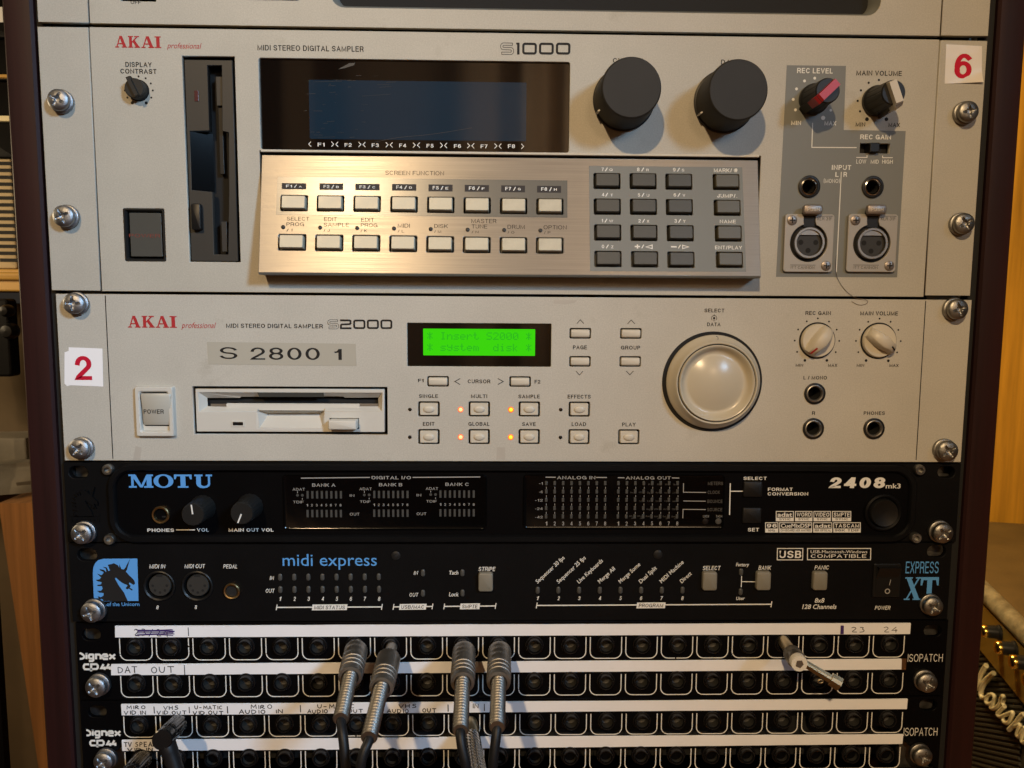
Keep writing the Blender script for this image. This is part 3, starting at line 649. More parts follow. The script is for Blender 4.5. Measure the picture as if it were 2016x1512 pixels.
T(mb, F, R4, 'INPUT', 548, 1260, 695, 1297, .02); T(mb, F, R4, 'L', 575, 1313, 600, 1350, .02); T(mb, F, R4, 'R', 637, 1313, 664, 1350, .02); T(mb, F, R4, '(MONO)', 487, 1366, 608, 1396, .0)
line(mb, F, R4, ((402, 938), (396, 1125), (738, 1127)), .45, .12); line(mb, F, R4, ((735, 1202), (817, 1202), (817, 1185)), .4, .12); line(mb, F, R4, ((936, 1188), (936, 1204), (1013, 1204)), .4, .12)
line(mb, F, R9, ((610, 228), (572, 1000)), .45, .12)
part('field_legend', mb, 'ink_white', t)
# slide switch
sl = part('slide_switch', MB().rect(gain[0], gain[1], gain[2], gain[3], -4), 'void', t)
part('slider', MB().rr((gain[0]+gain[1])/2-1.2, (gain[2]+gain[3])/2, 5.0, gain[3]-gain[2]-.3, .3, -4, 2.6, .4), 'button_black', sl)
# big knobs
def big_knob(q):
    x, z = F.p(q, 24)
    k = part('data_knob' if q[0] > 1300 else 'cursor_knob', MB().lathe([(15.2, 1.2), (15.2, 4), (14.9, 5), (14.7, 22.6), (14.4, 23.5), (13.9, 24.0)], 72), 'knob_grey', t, 25, (x, z, 0))
    part('knob_skirt', MB().lathe([(15.9, .2), (15.9, 1.6), (15.2, 2)], 64), 'knob_black', k, 40)
    part('index_mark', MB().box(-.35, .35, -16, -14.6, 1.6, 8), 'ink_white', k, rot=(0, math.radians(62), 0))
big_knob(R3(1022, 667)); big_knob(R3(1838, 684))
# pointer knobs
def pointer_knob(name, q, m, ang):
    x, z = F.p(q, 18)
    fl = lambda a, d: 1-(.045 if (3.2 < d < 16.5 and math.cos(a*14) > .72) else 0)
    k = part(name, MB().lathe([(7.7, .2), (7.7, 2.2), (7.1, 3.0), (6.7, 4), (6.2, 16), (6.1, 17.4), (5.6, 18)], 112, rf=fl), 'knob_black', t, 35, (x, z, 0), (0, ang, 0))
    mb = MB()   # raised bar running over the cap and down one side
    mb.loft([[(-2.1, -8.6, .8), (2.1, -8.6, .8), (2.1, 0, .8), (-2.1, 0, .8)], [(-2.0, -7.6, 14), (2.0, -7.6, 14), (2.0, 5.4, 14), (-2.0, 5.4, 14)], [(-1.9, -6.6, 19.4), (1.9, -6.6, 19.4), (1.9, 5.2, 19.4), (-1.9, 5.2, 19.4)]])
    part('pointer_spine', mb, 'knob_black', k)
    mb = MB()
    mb.loft([[(-1.95, -8.3, 11), (1.95, -8.3, 11), (1.95, -3, 11), (-1.95, -3, 11)], [(-2.15, -7.5, 18), (2.15, -7.5, 18), (2.15, 5.6, 18), (-2.15, 5.6, 18)], [(-1.9, -5.6, 20.6), (1.9, -5.6, 20.6), (1.9, 5.2, 20.6), (-1.9, 5.2, 20.6)]])
    part('pointer_insert', mb, m, k)
pointer_knob('record_level_knob', R4(520, 690), 'red_plastic', math.radians(46))
pointer_knob('volume_knob', R4(1022, 704), 'plastic_beige', math.radians(-22))
# jack sockets
JACK = mesh_of(MB().lathe([(5.75, -1), (5.75, .7), (5.5, .9), (4.55, .9), (4.45, .55)], 40, cap=False), 'jack_bezel', 'knob_black', 40)
def jack(parent, x, z, r=1.0, m='chrome', nut=True):
    j = put('jack_socket', JACK, parent, (x, z, 0))
    part('socket_ring', MB().lathe([(4.5*r, .2), (4.4*r, .9), (4.0*r, 1.1), (3.5*r, .7), (3.25*r, -.6)], 40, cap=False), m, j, 50)
    part('socket_bore', MB().lathe([(3.27*r, -.4), (3.2*r, -9), (.05, -9.1)], 32, cap=False), 'void', j)
    return j
for x, z in jk: jack(t, x, z)
# microphone sockets
def xlr(q0, qc, tab):
    bxx = bbox(F, R9, *q0, 1.2); cx, cz = F.p(R9(*qc), 1.2); w, h = bxx[1]-bxx[0], bxx[3]-bxx[2]; mx, mz = (bxx[0]+bxx[1])/2, (bxx[2]+bxx[3])/2
    lx, lz = cx-mx, cz-mz
    slot = [(lx+9.9*math.cos(math.radians(a)), lz+9.9*math.sin(math.radians(a))) for a in range(107, 434, 7)]+[(lx+3, h/2-3.5), (lx+3, h/2-.8), (lx-3.2, h/2-.8), (lx-3.2, h/2-3.5)]
    X = plate('microphone_socket', rrect(w, h, 1.6), [slot], 1.8, 'xlr_metal', t, d=1.9, loc=(mx, mz, 0))
    part('socket_well', MB().disc(lx, lz, 10.6, .06, 36).box(lx-3.2, lx+3, lz+8, h/2-.7, .05, .09), 'void', X)
    part('socket_shell', MB().lathe([(8.2, .1), (8.2, 2.6), (7.9, 3.0), (6.9, 3.0), (6.6, 2.2)], 44, (lx, lz, 0), cap=False), 'dull_nickel', X, 40)
    part('socket_insert', MB().disc(lx, lz, 6.8, 1.2, 36), 'dark_plastic', X)
    part('key_web', MB().poly([(lx+6.7*math.cos(math.radians(a)), lz+6.7*math.sin(math.radians(a))) for a in range(38, 143, 8)], 2.2), 'dull_nickel', X)
    for a, e in ((-4, .3), (3.9, .3), (0, -3.9)): part('contact_hole', MB().disc(lx+a, lz+e, 1.35, 1.26, 16), 'void', X)
    for a, e in ((-w/2+3.6, h/2-3.3), (w/2-3.4, -h/2+3.3)):
        sc = part('mounting_screw', MB().lathe([(2.6, 1.8), (2.5, 2.3), (1.9, 2.6), (0.02, 2.7)], 24, (a, e, 0)), 'tab_metal', X, 40)
        part('screw_recess', MB().box(a-1.5, a+1.5, e-.3, e+.3, 2.6, 2.74).box(a-.3, a+.3, e-1.5, e+1.5, 2.6, 2.745), 'void', sc)
    tx0, tx1, tz0, tz1 = bbox(F, R9, *tab, 5)
    tb = part('release_tab', MB().rr((tx0+tx1)/2-mx, (tz0+tz1)/2-mz, tx1-tx0, tz1-tz0, 1.6, 3.2, 5.4, .7), 'tab_metal', X, 40)
    part('tab_neck', MB().add([(lx-3, h/2-.6, 1.0), (lx+3, h/2-.6, 1.0), (lx+3.6, tz0-mz+1, 4.6), (lx-3.6, tz0-mz+1, 4.6)], [(0, 1, 2, 3)]).box(lx-2.9, lx+2.9, lz+8.4, h/2-.6, .9, 1.1), 'knob_black', X)
    mb = MB(); write(mb, 'PUSH', (tx0+tx1)/2-mx-3.2, (tx0+tx1)/2-mx+3.2, (tz0+tz1)/2-mz-.9, (tz0+tz1)/2-mz+.9, 5.45, .01); part('tab_legend', mb, 'plastic_beige', tb)
    mb = MB(); write(mb, 'XLR 31F', w/2-9.4, w/2-1.4, h/2-3.2, h/2-1.4, 1.96, .0); write(mb, 'ITT CANNON', -w/2+4, w/2-9.5, -h/2+1.6, -h/2+3.1, 1.96, 0); mb.ribbon([(w/2-9, h/2-1), (w/2-1, h/2-1)], .25, 1.96); mb.ribbon([(-w/2+3.6, -h/2+3.6), (w/2-9, -h/2+3.6)], .25, 1.96)
    part('flange_marking', mb, 'key_grey', X)
xlr((178, 552, 535, 1000), (357, 775), (322, 478, 466, 556)); xlr((665, 552, 1020, 1000), (842, 780), (812, 478, 958, 556))

# sloping keypad
tl = (wz1-wz0); D0 = 12.0
wedge_o = Frame(0, D0, Y1-wz0, TILT)            # plane of its face, origin on the lower front edge
L_ = tl/math.cos(TILT)+1.5
G = wedge_o
def kb(R, u0, v0, u1, v1, d=0): return bbox(G, R, u0, v0, u1, v1, d)
keys = []
for i, (u, v) in enumerate(((556, 616), (957, 620), (1360, 625), (1767, 630))): keys.append((R6, u, v, 'key_pale', 152, 92))
for i, (u, v) in enumerate(((212, 635), (613, 642), (1015, 648), (1415, 653))): keys.append((R7, u, v, 'key_pale', 148, 93))
for i, (u, v) in enumerate(((533, 1048), (942, 1054), (1350, 1058), (1758, 1063))): keys.append((R6, u, v, 'key_pale', 152, 92))
for i, (u, v) in enumerate(((205, 1070), (609, 1076), (1013, 1080), (1414, 1083))): keys.append((R7, u, v, 'key_pale', 148, 93))
for u, v in ((252, 373), (650, 375), (1044, 380), (256, 655), (654, 657), (1050, 661), (260, 940), (660, 944), (1060, 948), (263, 1231), (667, 1235), (1067, 1240)): keys.append((R8, u, v, 'key_grey', 146, 92))
for u, v in ((1565, 384), (1577, 667), (1589, 951), (1601, 1241)): keys.append((R8, u, v, 'key_olive', 145, 90))
KW, KH = 14.0, 8.5
ctr = [G.p(R(u, v)) for R, u, v, *_ in keys]
wm = (wx0+wx1)/2
holes = [rr_o(x-KW/2, x+KW/2, z-KH/2, z+KH/2, .7, 2) for x, z in ctr]
# face plate of the keypad, tilted; its pieces hang on it
pl = plate('keypad_plate', rect_o(wx0, wx1, 0, L_), holes, 1.6, 'brushed_plate', t, d=0, bevel=.25)
pl.location = (0, -D0*.001, wz0*.001); pl.rotation_euler = (-TILT, 0, 0)
mb = MB(); dd = 15.0
mb.loft([[(x, z, d) for z, d in ((.2, 10.6), (tl, -3.0-1.6), (tl, -9), (.2, -3))] for x in (wx0+.25, wx1-.25)])
mb.v = [(x, z+wz0, d-.6) for x, z, d in mb.v]
part('keypad_housing', mb, 'dark_plastic', t)
part('keypad_chin', MB().loft([[(x, wz0+z, d) for z, d in ((-.05, 11.9), (-.9, 11.2), (-1.1, -1), (.3, -1), (.3, 11.2))] for x in (wx0, wx1)]), 'grey_print', t)
part('keypad_trim', MB().rr((wx0+wx1)/2, kw_z-.6, wx1-wx0+1.0, 1.25, .2, -3, .9, .3), 'plastic_beige', t)
part('key_backing', MB().rect(wx0+1, wx1-1, 1, L_-1, -3.4), 'void', pl)
KEYM = {}
for (R, u, v, m, kw, kh), (x, z) in zip(keys, ctr):
    if m not in KEYM:
        mb = MB(); rg = []
        for w, h, r, d in ((12.1, 6.7, .5, -3.2), (12.0, 6.6, .5, .8), (11.7, 6.4, .5, 2.0), (11.3, 6.0, .5, 2.3)): rg.append([(a, c, d) for a, c in rrect(w, h, r, 3)])
        KEYM[m] = mesh_of(mb.loft(rg), 'key', m, 30)
    put('key', KEYM[m], pl, (x, z, 0))
# openings of the printed band: leave the key wells free
def band(corners, sel, name, m):
    P = [G.p(q) for q in corners]
    x0 = min(p[0] for p in P); x1 = max(p[0] for p in P); z0 = min(p[1] for p in P); z1 = max(p[1] for p in P)
    plate(name, P, [rr_o(ctr[i][0]-KW/2-.05, ctr[i][0]+KW/2+.05, ctr[i][1]-KH/2-.05, ctr[i][1]+KH/2+.05, .7, 2) for i in sel], .09, m, pl, d=.08, bevel=.005)
band((R6(352, 744), R7(1607, 776), R7(1607, 366), R6(371, 325)), range(8), 'printed_band', 'band_print')
band((R8(65, 1366), R8(1786, 1372), R8(1742, 220), R8(52, 205)), range(16, 32), 'printed_band', 'grey_print')
mbk, mbw, mbb = MB(), MB(), MB()
T(mbk, G, R6, 'SCREEN FUNCTION', 1560, 262, 2207, 307, -.003)
def TL(s, R, u0, vt, u1, vb, **k): T(mbk, G, R, s, u0, vt, u1, vb, -.003, **k)
TL('SELECT', R6, 475, 768, 720, 808); TL('PROG', R6, 470, 828, 665, 868); TL('/ I', R6, 470, 898, 535, 928)
TL('EDIT', R6, 885, 772, 1025, 812); TL('SAMPLE', R6, 880, 834, 1160, 876); TL('/ J', R6, 880, 902, 948, 930)
TL('EDIT', R6, 1293, 778, 1436, 820); TL('PROG', R6, 1290, 838, 1473, 880); TL('/ K', R6, 1288, 905, 1360, 934)
TL('MIDI', R6, 1697, 842, 1830, 886); TL('/ L', R6, 1697, 910, 1768, 940)
TL('DISK', R7, 140, 848, 290, 890); TL('/ M', R7, 140, 915, 216, 944); TL('MASTER', R7, 548, 790, 824, 836); TL('TUNE', R7, 552, 852, 724, 895); TL('/ N', R7, 552, 920, 628, 948)
TL('DRUM', R7, 948, 856, 1138, 900); TL('/ O', R7, 948, 924, 1022, 952); TL('OPTION', R7, 1345, 860, 1600, 905); TL('/ P', R7, 1350, 925, 1420, 954)
part('legend', mbk, 'ink_black', pl)
lab = [(R6, 420, 688, 'F1', 'A', 395, 465), (R6, 835, 1095, 'F2', 'B', 398, 472), (R6, 1230, 1497, 'F3', 'C', 402, 476), (R6, 1635, 1902, 'F4', 'D', 405, 480), (R7, 77, 342, 'F5', 'E', 410, 488), (R7, 476, 743, 'F6', 'F', 415, 492), (R7, 878, 1140, 'F7', 'G', 420, 497), (R7, 1273, 1538, 'F8', 'H', 425, 502)]
for R, u0, u1, s, l, v0, v1 in lab:
    x0, x1, z0, z1 = kb(R, u0, v0, u1, v1); mbb.rect(x0, x1, z0, z1, .11)
    w = u1-u0; T(mbw, G, R, s, u0+w*.17, v0+18, u0+w*.42, v1-22, .02, d=.14); T(mbw, G, R, '/', u0+w*.50, v0+18, u0+w*.62, v1-18, .01, d=.14); T(mbw, G, R, l, u0+w*.70, v0+28, u0+w*.82, v1-22, .02, d=.14)
part('label_box', mbb, 'ink_box', pl)
for R, s, u0, vt, u1, vb in ((R8,'7',192,225,218,263),(R8,'8',583,225,610,265),(R8,'9',980,228,1008,268),(R8,'4',194,505,222,542),(R8,'5',590,507,617,545),(R8,'6',986,507,1014,545),(R8,'1',192,790,208,828),(R8,'2',597,792,624,830),(R8,'3',994,792,1022,833),(R8,'0',194,1075,222,1114),
    (R8,'Q',277,235,315,262),(R8,'R',684,237,712,264),(R8,'S',1076,238,1104,268),(R8,'T',290,514,318,542),(R8,'U',688,516,718,546),(R8,'V',1086,516,1114,547),(R8,'W',275,800,320,828),(R8,'X',690,800,718,831),(R8,'Y',1090,800,1118,833),(R8,'Z',296,1084,324,1114),
    (R8,'MARK/',1430,234,1630,276),(R8,'#',1650,234,1692,276),(R8,'JUMP/.',1466,516,1686,556),(R8,'NAME',1495,800,1672,838),(R8,'ENT/PLAY',1443,1086,1742,1126)):
    T(mbw, G, R, s, u0, vt, u1, vb, .015, d=.14)
for u, v in ((245,245),(645,246),(1040,248),(248,524),(648,526),(1044,526),(240,810),(655,812),(1052,812),(256,1094),(646,1094),(1050,1096)):
    line(mbw, G, R8, ((u-12, v+20), (u+12, v-20)), .5, .14)
line(mbw, G, R8, ((557, 1094), (617, 1095)), .75, .14); line(mbw, G, R8, ((587, 1072), (587, 1118)), .75, .145); line(mbw, G, R8, ((957, 1097), (1020, 1098)), .75, .14)
line(mbw, G, R8, ((680, 1099), (750, 1078), (750, 1118)), .5, .14, True); line(mbw, G, R8, ((1152, 1099), (1085, 1080), (1085, 1118)), .5, .14, True)
part('key_legend', mbw, 'ink_white', pl)
LEDM = mesh_of(MB().lathe([(1.05, -.5), (1.05, .3), (.8, .5), (.02, .6)], 16), 'indicator', 'dark_plastic', 40)
for R, u, v in ((R6,434,880),(R6,842,886),(R6,1250,890),(R6,1656,896),(R7,101,902),(R7,508,909),(R7,910,913),(R7,1310,918)): x, z = G.p(R(u, v)); put('indicator', LEDM, pl, (x, z, 0))
# number sticker
def sticker(parent, Fr, corners, m, s, box, curl, lab, bold=.03, extra=None):
    P = [Vector(Fr.p(q)) for q in corners]; mb = MB(); n = 14; v = []; f = []     # tl, tr, br, bl
    for j in range(n+1):
        for i in range(n+1):
            a, c = i/n, j/n; q = (P[0]*(1-a)+P[1]*a)*(1-c)+(P[3]*(1-a)+P[2]*a)*c
            k = max(0, (a*.5+c*1.0-1.0)) if curl else 0
            v.append((q.x, q.y+k*1.1, .15+6*k*k))
    for j in range(n):
        for i in range(n): f.append((j*(n+1)+i, (j+1)*(n+1)+i, (j+1)*(n+1)+i+1, j*(n+1)+i+1))
    mb.add(v, f); st = part('number_sticker', mb, m, parent, 60, label=lab)
    mb = MB(); T(mb, Fr, *box); part('numeral', mb, 'ink_numeral', st)
sticker(t, F, (R4(1421, 338), R4(1694, 353), R4(1692, 640), R4(1408, 640)), 'paper_cream', '6', (R4, '6', 1478, 410, 1610, 600, .035, 0, .24, .165), True, 'cream sticker with curling corner and red numeral six')
# ================================================================== smaller sampler with the green display
Y0, Y1 = 3*U+.5, 5*U-.4
t, F, H = unit('rack_sampler', Y0, Y1, 'pale beige rack sampler with lit green display and large jog wheel', 'sampler')
xL, xR = F.p(R10(450, 700))[0], F.p(R14(1580, 700))[0]
pw = bbox(F, R10, 1036, 772, 1352, 1160); dr = bbox(F, R11, 42, 770, 1888, 1228); lw = bbox(F, R12, 151, 171, 1510, 588)
wide = [(R12, 443, 725), (R12, 1219, 727), (R12, 1788, 271), (R12, 1785, 536), (R13, 667, 336), (R13, 661, 578)]
oval = [(R12, 357, 986), (R12, 833, 986), (R12, 1306, 987), (R12, 1779, 988), (R12, 357, 1248), (R12, 832, 1248), (R12, 1305, 1248), (R12, 1776, 1249), (R13, 649, 1229)]
wc = [F.p(R(u, v)) for R, u, v in wide]; oc = [F.p(R(u, v)) for R, u, v in oval]
jc = [F.p(R14(*q)) for q in ((340, 832), (328, 1112), (813, 1112))]
WW, WH, OW, OH = 11.4, 5.6, 11.4, 8.2
plate('front_panel', rect_o(-HW+.2, HW-.1, 0, H), [rect_o(dr[0], dr[1], dr[2], dr[3]), rr_o(*lw, .4)]
      + [rr_o(x-WW/2, x+WW/2, z-WH/2, z+WH/2, .8, 3) for x, z in wc] + [rr_o(x-OW/2, x+OW/2, z-OH/2, z+OH/2, .9, 3) for x, z in oc] + [circ_o(x, z, 5.3) for x, z in jc], 3, 'panel_pale', t)
part('button_backing', MB().rect(F.p(R12(150, 500))[0], F.p(R13(760, 500))[0], 4, H-8, -3.4), 'void', t)
for q, me in ((R10(545, 148), SCREW_Z), (R10(588, 1262), SCREW_Z), (R14(1502, 158), SCREW_S), (R14(1424, 1298), SCREW_S)): screw(t, F, q, me)
mb = MB(); line(mb, F, R10, ((803, 84), (862, 1330)), .5, .05); line(mb, F, R14, ((1229, 92), (1152, 1364)), .5, .05); part('panel_groove', mb, 'ink_black', t)
# power rocker
cx, cz = (pw[0]+pw[1])/2, (pw[2]+pw[3])/2; w, h = pw[1]-pw[0], pw[3]-pw[2]
mb = MB(); rg = [[(cx+a, cz+c, d) for a, c in rrect(w-2*i, h-2*i, r, 4)] for i, d, r in ((0, 0, 1), (.5, 2.6, 1), (.9, 3.0, 1), (2.4, 3.0, 1.2), (3.0, 2.4, 1.2), (3.3, .4, 1.2))]
pb = part('power_button', mb.loft(rg, False, True), 'drive_cream', t, 30)
ix0, ix1, iz0, iz1 = bbox(F, R10, 1078, 832, 1314, 1076, 3)
part('button_gap', MB().rr((ix0+ix1)/2, (iz0+iz1)/2-.1, ix1-ix0+1.3, iz1-iz0+1.3, 1.6, .41, .5, .03), 'void', pb)
mb = MB(); w2, h2 = ix1-ix0, iz1-iz0
v = [(x, z, d) for z, d in ((iz0, 1.4), (iz0+1.8, 2.4), (iz0+h2*.5, 2.9), (iz1-1.5, 4.2), (iz1, 3.6), (iz1, .4)) for x in (ix0, ix0+.7, ix1-.7, ix1)]
v = [(x, z, d-(.5 if i % 4 in (0, 3) else 0)) for i, (x, z, d) in enumerate(v)]
f = [(r*4+c, r*4+c+1, r*4+c+5, r*4+c+4) for r in range(5) for c in range(3)]+[(0, 4, 8, 12, 16, 20), (3, 23, 19, 15, 11, 7)]
rk = part('rocker', mb.add(v, f), 'rocker_cream', pb, 40)
mb = MB(); T(mb, F, R10, 'POWER', 1116, 948, 1268, 980, .012, d=2.99); part('rocker_legend', mb, 'ink_black', rk)
# floppy drive
B = lambda u, v, d=0: F.p(R11(u, v), d)
o_ = [B(100, 826), B(1838, 832), B(1834, 1008), B(1292, 1006), B(1292, 1164), B(656, 1166), B(656, 1008), B(108, 1010)]
bt = bbox(F, R11, 1338, 1070, 1618, 1172)
dv = plate('disk_drive', rect_o(dr[0]+1.6, dr[1]-1.6, dr[2]+1.5, dr[3]-1.3), [list(reversed(o_)), rect_o(bt[0], bt[1], bt[2], bt[3])], 4, 'drive_cream', t, d=.4, bevel=.2)
part('drive_surround', MB().rect(dr[0]-.5, dr[1]+.5, dr[2]-.5, dr[3]+.5, -6.2), 'void', t)
I0, I1, I2, I3 = B(160, 888), B(1790, 888), B(1790, 967), B(165, 967)
O0, O1, O2, O3 = B(98, 824), B(1840, 828), B(1836, 1010), B(106, 1012)
def q4(a, c, e, g, da, dc, de, dg): return MB().add([(*a, da), (*c, dc), (*e, de), (*g, dg)], [(0, 1, 2, 3)])
mb = MB()
for A_, B_, C_, D_ in ((O3, O0, I0, I3), (O1, O2, I2, I1)): mb.add([(*A_, .3), (*B_, .3), (*C_, -3.6), (*D_, -3.6)], [(0, 3, 2, 1)])
# upper ramp with its notch, lower lip left and right of the finger notch
mb.add([(*O0, .3), (*O1, .3), (*B(1790, 884), -3.6), (*B(1470, 884), -3.6), (*B(1455, 874), -3.3), (*B(485, 876), -3.3), (*B(470, 888), -3.6), (*B(160, 888), -3.6)], [tuple(reversed(range(8)))])
mb.add([(*O3, .3), (*B(656, 1010), .3), (*B(656, 982), -1.4), (*B(490, 980), -2), (*B(475, 970), -3.6), (*I3, -3.6)], [tuple(range(6))])
mb.add([(*B(1292, 1008), .3), (*O2, .3), (*I2, -3.6), (*B(1480, 966), -3.6), (*B(1465, 978), -2), (*B(1292, 980), -1.4)], [tuple(range(6))])
part('slot_ramp', mb, 'drive_cream', dv)
part('slot_notch', MB().add([(*B(655, 827), .45), (*B(1284, 829), .45), (*B(1284, 872), -.5), (*B(672, 872), -.5)], [(3, 2, 1, 0)]), 'key_grey', dv)
a, c = B(366, 936, -3), B(1622, 938, -3); e = B(700, 996, -3)[1]
part('disk_flap', MB().loft([[(x, z, d) for z, d in ((e, -2.2), (a[1]-.3, -2.6), (a[1]+.3, -3.4), (e, -3.8))] for x in (a[0], c[0])]), 'plastic_cream', dv)
part('flap_end', MB().box(B(195, 940)[0], a[0], B(195, 966)[1], B(195, 944)[1], -4.4, -3.2).box(c[0], B(1786, 940)[0], B(1786, 964)[1], B(1786, 942)[1], -4.4, -3.2), 'dull_nickel', dv)
n0, n1, n2, n3 = B(656, 1004), B(1292, 1003), B(1292, 1165), B(656, 1167)
part('finger_notch', MB().add([(*n0, -5.4), (*n1, -5.4), (*n2, .25), (*n3, .25), (n0[0]+4.5, n0[1]-2, -5.4), (n1[0]-4.0, n1[1]-2, -5.4), (n0[0]+1, n3[1]+.2, .1), (n1[0]-1, n3[1]+.2, .1), (*n0, .2), (*n1, .2)],
     [(4, 6, 7, 5), (8, 3, 6, 4), (9, 5, 7, 2), (8, 4, 5, 9)]), 'drive_cream', dv)
part('eject_button', MB().rr((bt[0]+bt[1])/2, (bt[2]+bt[3])/2, bt[1]-bt[0]-.7, bt[3]-bt[2]-.7, .7, -4, 6.0, .7), 'drive_cream', dv, 35)
ib = bbox(F, R11, 414, 1092, 540, 1152)
ind = part('drive_indicator', MB().rr((ib[0]+ib[1])/2, (ib[2]+ib[3])/2, ib[1]-ib[0], ib[3]-ib[2], .3, .2, .75, .15), 'plastic_cream', dv)
ib = bbox(F, R11, 428, 1106, 526, 1138); part('indicator_lens', MB().rr((ib[0]+ib[1])/2, (ib[2]+ib[3])/2, ib[1]-ib[0], ib[3]-ib[2], .4, .7, .85, .05), 'led_dark', ind)
# green display
dw = part('display_window', MB().rect(lw[0]-.4, lw[1]+.4, lw[2]-.4, lw[3]+.4, -1.7), 'screen_glass', t)
g = bbox(F, R12, 300, 226, 1361, 485)
part('screen', MB().rr((g[0]+g[1])/2, (g[2]+g[3])/2, g[1]-g[0], g[3]-g[2], .3, -1.69, -1.6, .03), 'lcd_green', dw)
LF = {'*': '00100 10101 01110 00100 01110 10101 00100', 'I': '01110 00100 00100 00100 00100 00100 01110', 'n': '00000 00000 10110 11001 10001 10001 10001', 's': '00000 00000 01111 10000 01110 00001 11110', 'e': '00000 00000 01110 10001 11111 10000 01110', 'r': '00000 00000 10110 11001 10000 10000 10000',
      't': '01000 01000 11100 01000 01000 01001 00110', 'S': '01111 10000 10000 01110 00001 00001 11110', '2': '01110 10001 00001 00010 00100 01000 11111', '0': '01110 10001 10011 10101 11001 10001 01110', 'y': '00000 10001 10001 01111 00001 10001 01110', 'm': '00000 00000 11010 10101 10101 10101 10101',
      'd': '00001 00001 01101 10011 10001 10001 01111', 'i': '00100 00000 01100 00100 00100 00100 01110', 'k': '10000 10000 10010 10100 11000 10100 10010'}
mb = MB(); x0, x1 = F.p(R12(338, 300))[0], F.p(R12(1328, 300))[0]; pitch = (x1-x0)/15.83
for s, vt, vb in (('* Insert S2000 *', 262, 332), ('* system  disk *', 370, 440)):
    zt, zb = F.p(R12(830, vt))[1], F.p(R12(830, vb))[1]; ch, cw = (zt-zb)/7, pitch*.83/5
    for i, c in enumerate(s):
        if c == ' ': continue
        for r, row in enumerate(LF[c].split()):
            for k, bit in enumerate(row):
                if bit == '1': mb.rect(x0+i*pitch+k*cw+.02, x0+i*pitch+(k+1)*cw-.02, zt-(r+1)*ch+.02, zt-r*ch-.02, -1.57)
part('screen_text', mb, 'lcd_text', dw)
# buttons
mb = MB(); W_ = []
for w, h, r, d in ((9.9, 4.2, .5, -3.4), (9.9, 4.2, .5, .2), (9.6, 3.95, .5, .6)): W_.append([(a, c, d) for a, c in rrect(w, h, r, 3)])
n = 4
mb.loft(W_, True, False)
k = len(mb.v); P = rrect(9.6, 3.95, .5, 3); mb.v += [(a, c*.6, 1.0) for a, c in P]; m_ = len(P)
mb.f += [(k-m_+i, k-m_+(i+1) % m_, k+(i+1) % m_, k+i) for i in range(m_)]+[tuple(range(k, k+m_))]
WB = mesh_of(mb, 'button', 'plastic_beige', 50)
mb = MB().loft([[(a, c, d) for a, c in rrect(w, h, .5, 3)] for w, h, d in ((9.5, 6.4, -3.4), (9.5, 6.4, .3), (9.1, 6.0, .6))])
for k in range(6):
    pass
dome = [[(3.1*s*math.cos(2*math.pi*i/24), 2.0*s*math.sin(2*math.pi*i/24), d) for i in range(24)] for s, d in ((1, .58), (.95, .9), (.7, 1.25), (.35, 1.42), (.05, 1.45))]
mb.loft(dome, False, True)
OB = mesh_of(mb, 'button', 'plastic_beige', 50)
for x, z in wc: put('button', WB, t, (x, z, -.1))
for x, z in oc: put('button', OB, t, (x, z, -.1))
LD = mesh_of(MB().lathe([(.98, -.3), (.98, .1), (.7, .2), (.02, .25)], 18), 'indicator', 'led_dark', 40)
LG = MB().lathe([(1.1, -.3), (1.1, .15), (.85, .45), (.45, .62), (.02, .7)], 20)
LR, LA = mesh_of(LG, 'lit_indicator', 'led_lit_red', 60), mesh_of(LG, 'lit_indicator', 'led_lit_amber', 60)
for u, v, me in ((179, 988, LD), (1603, 990, LD), (178, 1250, LD), (1601, 1252, LD), (657, 990, LR), (657, 1250, LR), (1132, 991, LA), (1130, 1251, LA)):
    x, z = F.p(R12(u, v)); o = put('indicator', me, t, (x, z, .1))
    if me is not LD: part('indicator_halo', MB().lathe([(1.55, -.2), (1.55, .06), (1.1, .12)], 20, cap=False), 'led_glow', o, 40)  # emissive ring stands in for the glow each lit indicator throws around it
# jog wheel
x, z = F.p(R13(1367, 752))
part('wheel_well', MB().lathe([(26.9, 0), (26.9, .22), (24.5, .26)], 80, (x, z, 0)), 'void', t)
cx, cz = F.p(R13(1403, 770), 9)
jw = part('jog_wheel', MB().lathe([(25.1, .3), (25.2, 1.3), (24.9, 2.0), (24.0, 3.2), (22.6, 5.6), (22.1, 7.4), (21.8, 8.3), (21.4, 8.7), (20.9, 8.6), (20.6, 7.6)], 96, cap=False), 'wheel_satin', t, 40, (x+.3, z, 0))
dx, dz = cx-x-.3, cz-z
part('wheel_gap', MB().lathe([(20.9, 7.55), (19.8, 7.5)], 72, (0, 0, 0), cap=False), 'void', jw)
pr = [(20.15, 7.0), (20.1, 8.6), (19.7, 9.0), (19.0, 8.7), (18.3, 7.6), (17.6, 6.4), (16.8, 5.45), (15.9, 4.95)]
for i in range(0, 22): r = 15.0*(1-i/22); pr.append((r, 8.5-.0160*r*r))
pr.append((.05, 8.5))
part('finger_dish', MB().lathe(pr, 96, cap=False), 'wheel_satin', jw, 45)
part('index_mark', MB().ribbon([(-1, 24.6), (0, 24.3), (.2, 23.4), (.1, 22.8)], .3, 6.9), 'ink_faint', jw)
